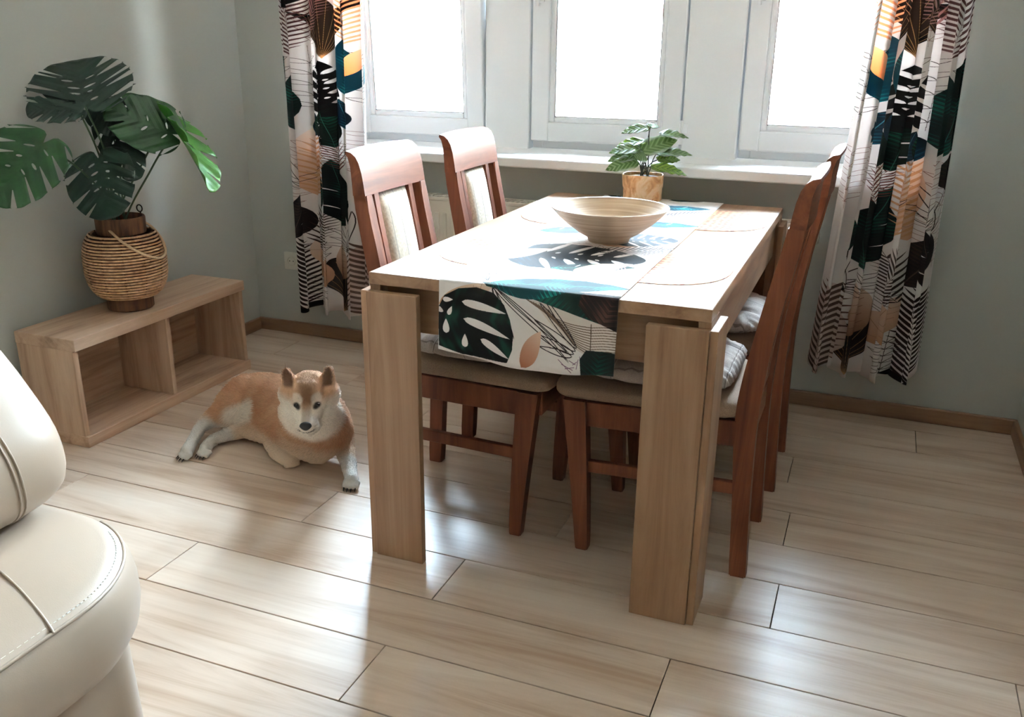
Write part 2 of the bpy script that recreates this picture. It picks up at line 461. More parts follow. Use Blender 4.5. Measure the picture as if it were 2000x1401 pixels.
sk = empty('wall_socket', (0.203, 0, 0.342))
tag(sk, 'white wall socket low on the back wall beside the left curtain', 'socket')
bm = bmesh.new(); box(bm, -0.04, 0.04, -0.010, 0.0, -0.04, 0.04, 0.004, 2); build('plate', bm, SOCK, sk)
bm = bmesh.new(); lathe(bm, [(0.0, 0.0), (0.017, 0.0), (0.0195, 0.006), (0.022, 0.006), (0.022, 0.0)], 24)
bmesh.ops.rotate(bm, verts=bm.verts, matrix=Matrix.Rotation(math.pi / 2, 3, 'X')); bmesh.ops.translate(bm, verts=bm.verts, vec=(0, -0.009, 0))
build('outlet', bm, SOCK, sk, angle=0.6)
bm = bmesh.new()
for s in (-1, 1): tube(bm, [(s * 0.0095, -0.0105, 0), (s * 0.0095, -0.008, 0)], 0.0025, 8)
build('pin_hole', bm, DARK, sk)

# ------------------------------------------------------------------ low oak bench unit
be = empty('shelf_bench', (0.179, -0.916, 0))
tag(be, 'low oak shelf bench with two open compartments along the left wall', 'bench')
bx0, bx1, byA, byB = -0.129, 0.129, -0.429, 0.429
bxo('top_board', (bx0, bx1, byA, byB, 0.334, 0.373), BEN[1], be, 0.0015)
bxo('bottom_board', (bx0, bx1, byA, byB, 0.0, 0.038), BEN[1], be, 0.0015)
bxo('side_panel', (bx0 + .002, bx1 - .012, byA + .001, byA + .021, 0.038, 0.334), BEN[2], be, 0.001)
bxo('side_panel', (bx0 + .002, bx1 - .012, byB - .021, byB - .001, 0.038, 0.334), BEN[2], be, 0.001)
bxo('divider', (bx0 + .002, bx1 - .012, -0.010, 0.010, 0.038, 0.334), BEN[2], be, 0.001)
bxo('back_panel', (bx0 + .002, bx0 + .010, byA + .021, -0.010, 0.038, 0.334), BEN[1], be, 0.0)
bxo('back_panel', (bx0 + .002, bx0 + .010, 0.010, byB - .021, 0.038, 0.334), BEN[1], be, 0.0)

# ------------------------------------------------------------------ dining table
TX0, TX1, TY0, TY1, TH = 1.512, 2.328, -1.54, -0.166, 0.76
tcx, tcy = (TX0 + TX1) / 2, (TY0 + TY1) / 2
tb = empty('dining_table', (tcx, tcy, 0))
tag(tb, 'rectangular oak dining table with wide L-shaped legs in the room centre', 'table')
hx, hy = (TX1 - TX0) / 2, (TY1 - TY0) / 2
bxo('tabletop', (-hx, hx, -hy, hy, 0.731, TH), OAK[1], tb, 0.0015)
for s in (-1, 1):
    bxo('apron', (-hx + .03, hx - .03, s * (hy - 0.045) - .009, s * (hy - 0.045) + .009, 0.612, 0.731), OAK[0], tb, 0.001)
    bxo('apron', (s * (hx - 0.018) - .009, s * (hx - 0.018) + .009, -hy + .06, hy - .06, 0.612, 0.731), OAK[1], tb, 0.001)
for sx in (-1, 1):
    for sy in (-1, 1):
        lg = empty('leg', (sx * hx, sy * hy, 0)); lg.parent = tb
        # front plate and side plate set at a right angle just outside the top's edge
        X = sorted((-sx * 0.134, -sx * -0.0)); Y = sorted((sy * -0.004, sy * 0.017))
        bxo('front_plate', (X[0], X[1], Y[0], Y[1], 0.0, 0.717), OAK[2], lg, 0.0012)
        X = sorted((sx * 0.0005, sx * 0.018)); Y = sorted((sy * 0.011, -sy * 0.115))
        bxo('side_plate', (X[0], X[1], Y[0], Y[1], 0.0, 0.717), OAK[2], lg, 0.0012)
        X = sorted((-sx * 0.028, sx * 0.0)); Y = sorted((-sy * 0.0045, -sy * 0.10))
        bxo('inner_block', (X[0], X[1], Y[0], Y[1], 0.0, 0.7305), OAK[2], lg, 0.001)

# ------------------------------------------------------------------ dining chairs (face +x, rear feet at x = 0)
BACK = [(0.022, 0.0), (0.030, 0.18), (0.038, 0.36), (0.040, 0.44), (0.030, 0.55), (0.008, 0.70), (-0.018, 0.83), (-0.034, 0.925), (-0.040, 0.965)]
def back_x(z):
    for (xa, za), (xb, zb) in zip(BACK, BACK[1:]):
        if z <= zb: t = (z - za) / (zb - za); t = max(t, 0); return xa + (xb - xa) * t
    return BACK[-1][0]
def smooth_back(z):
    return sum(back_x(z + d) for d in (-0.05, -0.025, 0, 0.025, 0.05)) / 5 if z > 0.06 else back_x(z)
def make_chair():
    c = empty('dining_chair')
    for s in (-1, 1):
        bm = bmesh.new(); st = []
        for i in range(24):
            z = 0.8965 * i / 23
            d = 0.021 + 0.006 * math.exp(-((z - 0.45) / 0.16) ** 2) - 0.001 * (z > .8)
            st.append((Vector((smooth_back(z), s * 0.1545, z)), d, 0.0175))
        sweep_rect(bm, st); bmesh.ops.bevel(bm, geom=[e for e in bm.edges if abs((e.verts[0].co - e.verts[1].co).z) > .02], offset=0.004, segments=2, affect='EDGES')
        build('rear_post', bm, CHERRY, c, angle=0.5)
    for s in (-1, 1):
        bm = bmesh.new(); st = []
        for i in range(14):
            z = 0.425 * i / 13
            st.append((Vector((0.430 + 0.032 * (z / 0.425) ** 1.2, s * (0.181 + 0.001 * z), z)), 0.0165 + 0.013 * (z / 0.425), 0.0165 + 0.005 * (z / .425)))
        sweep_rect(bm, st); bmesh.ops.bevel(bm, geom=[e for e in bm.edges if abs((e.verts[0].co - e.verts[1].co).z) > .02], offset=0.003, segments=2, affect='EDGES')
        build('front_leg', bm, CHERRY, c, angle=0.5)
    for s in (-1, 1):
        for nm, xa, xb, hw_, za, zb in (('side_rail', 0.05, 0.468, .011, .355, .422), ('stretcher', .045, .45, .0085, .225, .258)):
            bm = bmesh.new(); box(bm, xa, xb, -hw_, hw_, za, zb, 0.002)
            for v in bm.verts: v.co.y += s * (0.156 + 0.024 * (v.co.x - .02) / .44)
            build(nm, bm, CHERRY, c)
    bxo('front_rail', (0.472, 0.493, -0.17, 0.17, 0.355, 0.422), CHERRY_Y, c, 0.002)
    bxo('back_rail', (0.024, 0.045, -0.145, 0.145, 0.355, 0.422), CHERRY_Y, c, 0.002)
    # crest rail: profile in x-z carried across, bowed and arched a little
    prof = [(-.020, .895), (-.024, .925), (-.029, .955), (-.036, .980), (-.045, .996), (-.058, 1.006), (-.074, 1.010), (-.076, 1.003), (-.068, .993), (-.062, .970), (-.060, .945), (-.058, .915), (-.057, .895)]
    bm = bmesh.new(); rings = []; n = 16
    for i in range(n + 1):
        t = i / n * 2 - 1; y = t * 0.172
        bow = -0.007 * (1 - t * t); ar = 0.004 * (1 - t * t)
        rings.append([bm.verts.new((x + bow + .009, y, z + ar * max(0, (z - .9) / .1))) for x, z in prof])
    for a, b in zip(rings, rings[1:]):
        for k in range(len(prof)): k2 = (k + 1) % len(prof); bm.faces.new((a[k], a[k2], b[k2], b[k]))
    bm.faces.new(rings[0][::-1]); bm.faces.new(rings[-1])
    build('crest_rail', bm, CHERRY_Y, c, angle=0.6)
    for s in (-1, 1):
        bm = bmesh.new()
        sweep_rect(bm, [(Vector((smooth_back(0.46 + .438 * i / 12) - 0.004, s * 0.098, 0.46 + .438 * i / 12)), 0.012, 0.0115) for i in range(13)])
        build('back_slat', bm, CHERRY, c, angle=0.5)
    bxo('lower_back_rail', (0.022, 0.046, -0.145, 0.145, 0.445, 0.49), CHERRY_Y, c, 0.003)
    # padded back panel
    bm = bmesh.new(); R_ = []
    nz, ny = 18, 12
    for side in (1, -1):
        g = []
        for i in range(nz + 1):
            row = []
            for j in range(ny + 1):
                a, b = i / nz * 2 - 1, j / ny * 2 - 1
                th = (0.020 if side > 0 else 0.011) * ((1 - abs(a) ** 6) * (1 - abs(b) ** 4)) ** 0.5 + (-0.006 if side > 0 else 0.006) * 0
                z = 0.682 + 0.213 * a
                row.append(bm.verts.new((smooth_back(z) - 0.004 + side * th, 0.0855 * b, z)))
            g.append(row)
        for i in range(nz):
            for j in range(ny): bm.faces.new((g[i][j], g[i][j + 1], g[i + 1][j + 1], g[i + 1][j]))
    bmesh.ops.remove_doubles(bm, verts=bm.verts, dist=1e-5)
    build('back_panel', bm, PANEL, c, smooth=True)
    # padded seat
    bm = soft_box(0.235, 0.204, 0.0275, (0.05, 0.05, 0.022), 14)
    for v in bm.verts:
        t = (v.co.x + 0.235) / 0.47
        v.co.y *= 0.90 + 0.10 * t
        if v.co.z > 0: v.co.z += 0.010 * (1 - (v.co.x / .235) ** 2) * (1 - (v.co.y / .205) ** 2)
        if v.co.x < -0.19 and abs(v.co.y) > .12: v.co.x += 0.0
    bmesh.ops.translate(bm, verts=bm.verts, vec=(0.288, 0, 0.4475))
    build('seat', bm, UPH, c, smooth=True)
    return c
def copy_tree(o, parent=None):
    c = o.copy(); COL.objects.link(c)
    if parent is not None: c.parent = parent
    for ch in o.children: copy_tree(ch, c)
    return c
ch0 = make_chair()
chairs = [
    (ch0, 1.381, -1.130, 0.0, 'left dining chair nearest the viewer, cherry wood with beige striped back panel'),
    (None, 1.396, -0.605, 0.0, 'left dining chair nearest the window, its back in front of the radiator'),
    (None, 2.432, -1.130, math.pi, 'right dining chair nearest the viewer, seen from the side with tufted cushion'),
    (None, 2.446, -0.615, math.pi, 'right dining chair nearest the window, mostly behind the other right chair')]
for o, x, y, rz, lab in chairs:
    if o is None: o = copy_tree(ch0)
    o.location = (x, y, 0); o.rotation_euler = (0, 0, rz)
    tag(o, lab, 'chair', 'dining chairs around the table')

# tufted seat cushions, one lying on each visible seat
def make_cushion():
    n = 44; bm = bmesh.new(); H = 0.196
    tufts = [(-0.085, -0.085), (0.085, -0.085), (-0.085, 0.085), (0.085, 0.085), (0, 0)]
    def hgt(a, b):
        e = max(0, (1 - abs(a) ** 3.0) * (1 - abs(b) ** 3.0)) ** 0.45
        x, y = a * H, b * H
        d = 1.0
        for tx, ty in tufts:
            r2 = ((x - tx) ** 2 + (y - ty) ** 2); d -= 0.78 * math.exp(-r2 / 0.0011)
            ang = math.atan2(y - ty, x - tx); d -= 0.10 * math.exp(-r2 / 0.006) * (0.5 + 0.5 * math.cos(8 * ang))
        for tx in (-0.085, 0.085): d -= 0.22 * math.exp(-((x - tx) / 0.012) ** 2) + 0.22 * math.exp(-((y - tx) / 0.012) ** 2)
        return e * max(d, 0.12)
    tops, bots = [], []
    for i in range(n + 1):
        rt, rb = [], []
        for j in range(n + 1):
            a, b = i / n * 2 - 1, j / n * 2 - 1
            ruff = 0.006 * math.sin(34 * (a if abs(b) > abs(a) else b)) * max(abs(a), abs(b)) ** 14
            rr = (abs(a) ** 5 + abs(b) ** 5) ** 0.2
            sc = max(abs(a), abs(b)) / rr if rr > 1e-6 else 1
            x, y = a * H * sc * (1 + ruff * 1.5), b * H * sc * (1 + ruff * 1.5)
            h = hgt(a, b)
            rim = i in (0, n) or j in (0, n)
            top = bm.verts.new((x, y, 0.020 + 0.050 * h + ruff)); rt.append(top)
            rb.append(top if rim else bm.verts.new((x, y, 0.020 * (1 - min(1, h * 1.6)) + 0.001)))
        tops.append(rt); bots.append(rb)
    for i in range(n):
        for j in range(n):
            bm.faces.new((tops[i][j], tops[i + 1][j], tops[i + 1][j + 1], tops[i][j + 1]))
            try: bm.faces.new((bots[i][j], bots[i][j + 1], bots[i + 1][j + 1], bots[i + 1][j]))
            except ValueError: pass
    return bm
cu0 = build('seat_cushion', make_cushion(), CUSH, None, smooth=True)
for tx, ty in [(-0.085, -0.085), (0.085, -0.085), (-0.085, 0.085), (0.085, 0.085), (0, 0)]:
    bm = bmesh.new(); t = bmesh.new(); bmesh.ops.create_uvsphere(t, u_segments=10, v_segments=6, radius=0.008)
    bmesh.ops.scale(t, verts=t.verts, vec=(1, 1, .5)); merge(bm, t, Matrix.Translation((tx, ty, 0.032)))
    build('tuft_button', bm, CUSH, cu0, smooth=True)
cush = [(cu0, 2.432 - 0.277, -1.130, math.pi, 'pale tufted seat cushion with ruffled edge on the near right chair'),
        (None, 2.446 - 0.277, -0.615, math.pi, 'greyish tufted seat cushion on the far right chair by the window'),
        (None, 1.381 + 0.277, -1.130, 0, 'flattened tufted seat cushion on the near left chair under the runner')]
for o, x, y, rz, lab in cush:
    if o is None: o = copy_tree(cu0)
    o.location = (x, y, 0.4815); o.rotation_euler = (0, 0, rz); tag(o, lab, 'cushion', 'tufted cushions on the chair seats')

# ------------------------------------------------------------------ tropical print: a flat print drawn stroke by stroke onto cloth
C_W = (232, 226, 224)
class Canvas:
    def __init__(s, wmm, hmm, ppm, bgc=C_W):
        s.w, s.h, s.p = int(wmm * ppm), int(hmm * ppm), ppm
        s.a = np.empty((s.h, s.w, 3), np.float32); s.a[:] = np.array(bgc, np.float32)
    def mask(s, poly):
        q = np.asarray(poly, np.float32) * s.p
        x0, y0 = np.floor(q.min(0)).astype(int); x1, y1 = np.ceil(q.max(0)).astype(int) + 1
        x0, y0, x1, y1 = max(x0, 0), max(y0, 0), min(x1, s.w), min(y1, s.h)
        if x1 <= x0 or y1 <= y0: return None
        gx = (np.arange(x0, x1, dtype=np.float32) + .5)[None, :]; gy = (np.arange(y0, y1, dtype=np.float32) + .5)[:, None]
        ins = np.zeros((y1 - y0, x1 - x0), bool)
        n = len(q)
        for i in range(n):
            ax, ay = q[i]; bx, by = q[(i + 1) % n]
            if ay == by: continue
            c = ((ay > gy) != (by > gy))
            xi = (bx - ax) * (gy - ay) / (by - ay) + ax
            ins ^= c & (gx < xi)
        return (slice(y0, y1), slice(x0, x1)), ins, gx / s.p, gy / s.p
    def fill(s, poly, col):
        r = s.mask(poly)
        if r is None: return
        sl, m, gx, gy = r
        sub = s.a[sl]
        c = col(gx + 0 * gy, gy + 0 * gx)[m] if callable(col) else np.array(col, np.float32)
        sub[m] = c
    def stroke(s, pts, wd, col, taper=True):
        pts = np.asarray(pts, np.float32)
        if len(pts) < 2: return
        d = np.gradient(pts, axis=0); d /= np.maximum(np.linalg.norm(d, axis=1, keepdims=True), 1e-6)
        nrm = np.stack([-d[:, 1], d[:, 0]], 1)
        t = np.linspace(0, 1, len(pts))
        ww = (wd * (0.35 + 0.65 * np.sin(np.pi * np.clip(t * .9 + .05, 0, 1))) if taper else wd * np.ones(len(pts)))[:, None] / 2
        s.fill(np.concatenate([pts + nrm * ww, (pts - nrm * ww)[::-1]]), col)

def lens(x, y, Ln, W, ang, bend=0.0, n=14, fat=0.5):
    t = np.linspace(0, 1, n); wd = W / 2 * np.sin(np.pi * t ** (0.8 if fat == .5 else fat)) ** 0.85
    b = bend * Ln * np.sin(np.pi * t / 2) ** 2
    up = np.stack([t * Ln, b + wd], 1); dn = np.stack([t * Ln, b - wd], 1)[::-1]
    p = np.concatenate([up, dn]); c, s_ = math.cos(ang), math.sin(ang)
    return np.stack([x + p[:, 0] * c - p[:, 1] * s_, y + p[:, 0] * s_ + p[:, 1] * c], 1)
def loc(x, y, ang, pts):
    p = np.asarray(pts, float); c, s_ = math.cos(ang), math.sin(ang)
    return np.stack([x + p[:, 0] * c - p[:, 1] * s_, y + p[:, 0] * s_ + p[:, 1] * c], 1)
D2R = math.pi / 180
DKG, TEAL, NAVY, BLK, BRN, PCH, GLD, INK, MAUVE = (24, 42, 40), (20, 92, 86), (26, 44, 58), (24, 22, 26), (60, 46, 40), (208, 160, 122), (190, 150, 104), (44, 32, 34), (150, 116, 112)
def streaky(x, y, ang, c1, c2, freq=0.9, seed=0, amt=1.0):
    c, s_ = math.cos(ang), math.sin(ang)
    def f(gx, gy):
        u = (gx - x) * c + (gy - y) * s_; v = -(gx - x) * s_ + (gy - y) * c
        k = np.sin(freq * (u - 0.6 * np.abs(v)) + seed) * 0.5 + np.sin(2.3 * freq * (u - 0.5 * np.abs(v)) + 2 * seed) * 0.3 + np.sin(0.05 * u + seed) * .6 - .25 + 0.5 * np.sin(0.09 * v + seed)
        k = np.clip(k * amt, 0, 1)[..., None]
        return np.array(c1, np.float32) * (1 - k) + np.array(c2, np.float32) * k
    return f
def grad(x, y, ang, Ln, c1, c2):
    c, s_ = math.cos(ang), math.sin(ang)
    def f(gx, gy):
        k = np.clip(((gx - x) * c + (gy - y) * s_) / Ln, 0, 1)[..., None]
        return np.array(c1, np.float32) * (1 - k) + np.array(c2, np.float32) * k
    return f
def palm(cv, x, y, Ln, ang, col=BRN, n=13, W=0.55, bgc=None, wd=0.07, one=False):
    a = ang * D2R; n = int(n * 1.15)
    if bgc is not None: cv.fill(lens(x, y, Ln, Ln * W * 1.3, a), bgc)
    for i in range(n):
        t = -0.02 + 0.96 * i / n
        px, py = x + math.cos(a) * Ln * max(t, 0), y + math.sin(a) * Ln * max(t, 0)
        l2 = Ln * W * 1.15 * (0.35 + 0.65 * math.sin(math.pi * min(1, max(0, t * .9 + .12)))) * (1 - .25 * t)
        for sd in ((1,) if one else (1, -1)):
            cv.fill(lens(px, py, l2, Ln * .026, a + sd * (40 - 12 * t) * D2R, sd * 0.12, 12, .6), col)
    cv.stroke([(x, y), (x + math.cos(a) * Ln, y + math.sin(a) * Ln)], 1.6, col)
def banana(cv, x, y, Ln, W, ang, c1=DKG, c2=TEAL, seed=0.0, amt=1.0, bend=0.08, cut=True):
    a = ang * D2R
    cv.fill(lens(x, y, Ln, W, a, bend), streaky(x, y, a, c1, c2, 0.55, seed, amt))
    t = np.linspace(0, .96, 16); cv.stroke(loc(x, y, a, np.stack([t * Ln, bend * Ln * np.sin(np.pi * t / 2) ** 2], 1)), 1.6, tuple(min(255, v + 26) for v in c2))
    if cut:
        for i, tt in enumerate((.35, .62)):
            cv.fill(lens(x + math.cos(a) * Ln * tt - math.sin(a) * W * .45, y + math.sin(a) * Ln * tt + math.cos(a) * W * .45, W * .35, 4, a - 120 * D2R), C_W)
def monst(cv, x, y, Ln, ang, c1=BLK, c2=DKG, seed=0.0, W=0.95, hole=C_W):
    a = ang * D2R; th = np.linspace(0, 2 * math.pi, 60)
    pts = np.stack([Ln * (0.46 - 0.54 * np.cos(th)) - 0.0, Ln * W * 0.5 * np.sin(th) * (1 + .35 * np.cos(th))], 1)
    pts[:, 0] -= Ln * .12 * np.exp(-(th / 0.5) ** 2) * -1
    cv.fill(loc(x, y, a, pts), streaky(x, y, a, c1, c2, 0.3, seed, .8))
    for sd in (1, -1):
        for t in (0.14, 0.32, 0.5, 0.68):
            bx, by = loc(x, y, a, [(Ln * (t + .06), sd * Ln * 0.12 * (1.1 - t))])[0]
            cv.fill(lens(bx, by, Ln * W * .48 * (1.15 - t * .5), Ln * 0.062, a + sd * (74 - 34 * t) * D2R, 0, 12, .7), hole)
        for t in (0.28, 0.46, .62):
            bx, by = loc(x, y, a, [(Ln * t, sd * Ln * 0.06)])[0]
            cv.fill(lens(bx, by, Ln * .07, Ln * .03, a + sd * 60 * D2R), hole)
def fan(cv, x, y, R_, ang, spread=120, col=BRN, lc=GLD, n=15):
    a0, a1 = (ang - spread / 2) * D2R, (ang + spread / 2) * D2R
    pts = [(x, y)] + [(x + math.cos(t) * R_ * (0.86 + 0.14 * math.cos(9 * (t - a0))), y + math.sin(t) * R_ * (0.86 + 0.14 * math.cos(9 * (t - a0)))) for t in np.linspace(a0, a1, 40)]
    cv.fill(pts, streaky(x, y, ang * D2R, col, BLK, .08, x, 1))
    for t in np.linspace(a0 + .05, a1 - .05, n):
        cv.stroke([(x, y), (x + math.cos(t) * R_ * .92, y + math.sin(t) * R_ * .92)], 1.7, lc)
def blades(cv, x, y, Ln, ang, spread=40, n=5, col=INK, W=0.10, wd=1.5):
    for i in range(n):
        a = (ang + spread * (i / max(1, n - 1) - .5)) * D2R
        p = lens(x, y, Ln * (0.75 + .25 * math.sin(3 * i + 1)), Ln * W, a, 0.05 * (i - n / 2), 14)
        cv.stroke(np.concatenate([p, p[:1]]), wd, col, False)
def outline(cv, x, y, Ln, W, ang, col=MAUVE, n=5, wd=1.3):
    a = ang * D2R
    for i in range(n):
        t = .1 + .8 * i / n
        for sd in (1, -1):
            bx, by = loc(x, y, a, [(Ln * t, 0)])[0]
            p = lens(bx, by, W * .6 * math.sin(math.pi * (t * .8 + .15)), W * .12, a + sd * 62 * D2R, 0, 9)
            cv.stroke(np.concatenate([p, p[:1]]), wd, col, False)
    cv.stroke([(x, y), (x + math.cos(a) * Ln, y + math.sin(a) * Ln)], wd, col)
def peach(cv, x, y, Ln, W, ang, c1=PCH, c2=(228, 206, 190), bend=.12, veins=True):
    a = ang * D2R; cv.fill(lens(x, y, Ln, W, a, bend), grad(x, y, a, Ln, c1, c2))
    if veins:
        for i in range(5):
            t = .15 + .14 * i; bx, by = loc(x, y, a, [(Ln * t, bend * Ln * math.sin(math.pi * t / 2) ** 2)])[0]
            for sd in (1, -1): cv.stroke([(bx, by), tuple(loc(bx, by, a + sd * .8, [(W * .42, 0)])[0])], 2.2, tuple(int(v * .8) for v in c1))

def image_of(cv, name):
    im = bpy.data.images.new(name, cv.w, cv.h)
    px = np.ones((cv.h, cv.w, 4), np.float32); px[..., :3] = cv.a / 255.0
    im.pixels.foreach_set(px.ravel()); im.update(); im.pack(); return im
def print_mat(name, im, transl=0.0, rough=0.7, spec=0.3, weave=900):
    m = mat(name, (1, 1, 1, 1), rough, spec)
    uv = N(m, 'ShaderNodeUVMap'); tx = N(m, 'ShaderNodeTexImage'); tx.image = im; tx.extension = 'REPEAT'
    L(m, uv.outputs[0], tx.inputs[0]); L(m, tx.outputs[0], P(m).inputs['Base Color'])
    n = noise_tex(m, coords(m, rand=False), weave, 2); bump(m, n, 0.15, 0.0005)
    if transl > 0:
        out = [q for q in m.node_tree.nodes if q.type == 'OUTPUT_MATERIAL'][0]
        tr = N(m, 'ShaderNodeBsdfTranslucent'); L(m, tx.outputs[0], tr.inputs[0])
        mx = N(m, 'ShaderNodeMixShader'); mx.inputs[0].default_value = transl
        L(m, P(m).outputs[0], mx.inputs[1]); L(m, tr.outputs[0], mx.inputs[2]); L(m, mx.outputs[0], out.inputs[0])
    return m

# --- curtain print; canvas x runs along the cloth, y up from the hem, millimetres
CW, CHH = 400.0, 2330.0
def curtain_print():
    cv = Canvas(CW, CHH, 2.0)
    PK = (214, 192, 186)
    for k in (0, 1):
        o = 1262 * k
        def q(x, y):
            xl = 540 + y / 600 * 50; return (x - xl) / (720 - xl) * CW, (605 - y) * 2.08 + o
        X = lambda f, x, y, *a, **kw: f(cv, *q(x, y), *a, **kw)
        for x, y, l, w_, g, c_ in ((632, 600, 150, 110, 92, INK), (580, 420, 200, 150, 84, MAUVE), (575, 330, 170, 150, 100, MAUVE), (606, 210, 260, 130, 92, BRN), (610, 90, 180, 110, 88, MAUVE), (706, 330, 230, 120, 92, MAUVE), (704, 200, 260, 110, 88, INK), (640, 520, 150, 120, 100, INK), (650, 320, 160, 100, 70, BRN)):
            X(outline, x, y, l, w_, g, c_)
        X(palm, 610, 606, 320, 94, (50, 36, 34), 15, .36)
        X(banana, 600, 618, 110, 60, 10, BLK, BRN, 1, .5, .2, False)
        X(fan, 676, 600, 230, 92, 62, (44, 34, 32), GLD, 11)
        X(palm, 708, 610, 330, 92, (104, 82, 74), 13, .36, PK)
        X(peach, 652, 548, 200, 90, 112, (198, 150, 118)); X(peach, 668, 540, 190, 70, 80, (150, 108, 84))
        X(blades, 690, 470, 170, 130, 70, 7, INK, .10)
        X(banana, 606, 452, 210, 84, 98, (34, 26, 28), BRN, 2, .8); X(palm, 622, 480, 190, 70, (64, 50, 46), 12, .5)
        X(banana, 672, 424, 270, 150, 96, (18, 28, 30), (24, 78, 64), .6, .8)
        X(peach, 616, 378, 300, 96, 84, (212, 166, 134), (240, 226, 216)); X(palm, 618, 372, 270, 84, PCH, 12, .34)
        X(blades, 580, 360, 180, 70, 50, 5, INK, .1)
        X(banana, 566, 300, 150, 96, 100, (30, 26, 28), BRN, 4, .7)
        X(banana, 574, 248, 330, 170, 96, (16, 34, 34), (24, 96, 84), .3, .9)
        X(banana, 612, 256, 100, 60, 70, NAVY, (40, 90, 110), 1, .6, .1, False)
        X(palm, 668, 318, 140, 110, (108, 62, 56), 11, .6)
        X(banana, 652, 272, 170, 130, 96, (16, 30, 28), (24, 74, 60), 2, .9)
        X(monst, 640, 208, 200, 92, BLK, (24, 30, 32), 1, .72)
        X(banana, 682, 236, 120, 76, 100, NAVY, (44, 120, 140), 1, .7, .1, False)
        X(banana, 680, 176, 220, 104, 86, (22, 70, 84), (44, 150, 150), .9, 1.0, .1, False); X(peach, 686, 140, 110, 30, 70, (230, 160, 110), (240, 200, 170), .1, False)
        X(fan, 640, 108, 250, 92, 70, (58, 44, 38), GLD, 13)
        X(palm, 566, 106, 240, 82, (96, 62, 62), 13, .5)
        X(palm, 684, 84, 210, 90, (222, 164, 128), 11, .52)
        X(palm, 600, 60, 150, 60, (170, 130, 126), 10, .5)
    return cv
CPR = print_mat('tropical_curtain_cloth', image_of(curtain_print(), 'curtain_print'), 0.36, 0.75, 0.25)

def curtain(name, label, edge_lo, edge_hi, hem, y0, nf, amp, ph, flip=False):
    """edge_lo / edge_hi: (x left, x right) at the hem and at the top"""
    nu, nv = 260, 70; Z0, Z1 = hem, ZC - 0.004
    bm = bmesh.new(); uvl = bm.loops.layers.uv.new('UVMap'); rows = []
    for j in range(nv + 1):
        t = j / nv; z = Z0 + (Z1 - Z0) * t; row = []
        tt = min(1.0, t * 1.85)
        xl = edge_lo[0] + (edge_hi[0] - edge_lo[0]) * tt; xr = edge_lo[1] + (edge_hi[1] - edge_lo[1]) * tt
        for i in range(nu + 1):
            s = i / nu
            q = 2 * math.pi * nf * s + ph + 0.35 * math.sin(3.1 * t + 5 * s)
            a = amp * (1 - .25 * t) * (0.75 + .35 * math.sin(7 * s + ph))
            x = xl + (xr - xl) * s + 0.020 * math.sin(2 * q) * (1 - .3 * t) * min(1, s * 8, (1 - s) * 8)
            y = y0 + a * math.sin(q) + 0.010 * math.sin(2.2 * q + 2 * t)
            zz = z + (0.010 * math.sin(q * 1.0 + .6) + 0.008 * math.sin(5 * s + ph)) * (1 - t) ** 6
            row.append((bm.verts.new((x, y, zz)), s, t))
        rows.append(row)
    for a, b in zip(rows, rows[1:]):
        for i in range(nu):
            f = bm.faces.new((a[i][0], a[i + 1][0], b[i + 1][0], b[i][0])); f.smooth = True
            for lp, (v, s, t) in zip(f.loops, (a[i], a[i + 1], b[i + 1], b[i])):
                lp[uvl].uv = ((1 - s) if flip else s, (0.0 + t * (Z1 - Z0) * 1000) / CHH)
    me = bpy.data.meshes.new(name); bm.to_mesh(me); bm.free()
    o = link_mesh(name, me, CPR)
    md = o.modifiers.new('cloth thickness', 'SOLIDIFY'); md.thickness = 0.0012
    tag(o, label, 'curtain', 'tropical leaf curtains'); return o
curtain('curtain', 'left tropical leaf curtain hanging in folds beside the leftmost window', (0.345, 0.70), (0.325, 0.745), 0.185, -0.18, 3.6, 0.052, 0.4)
curtain('curtain', 'right tropical leaf curtain hanging in folds before the rightmost window', (2.465, 2.825), (2.53, 2.815), 0.212, -0.18, 3.9, 0.052, 2.2, True)

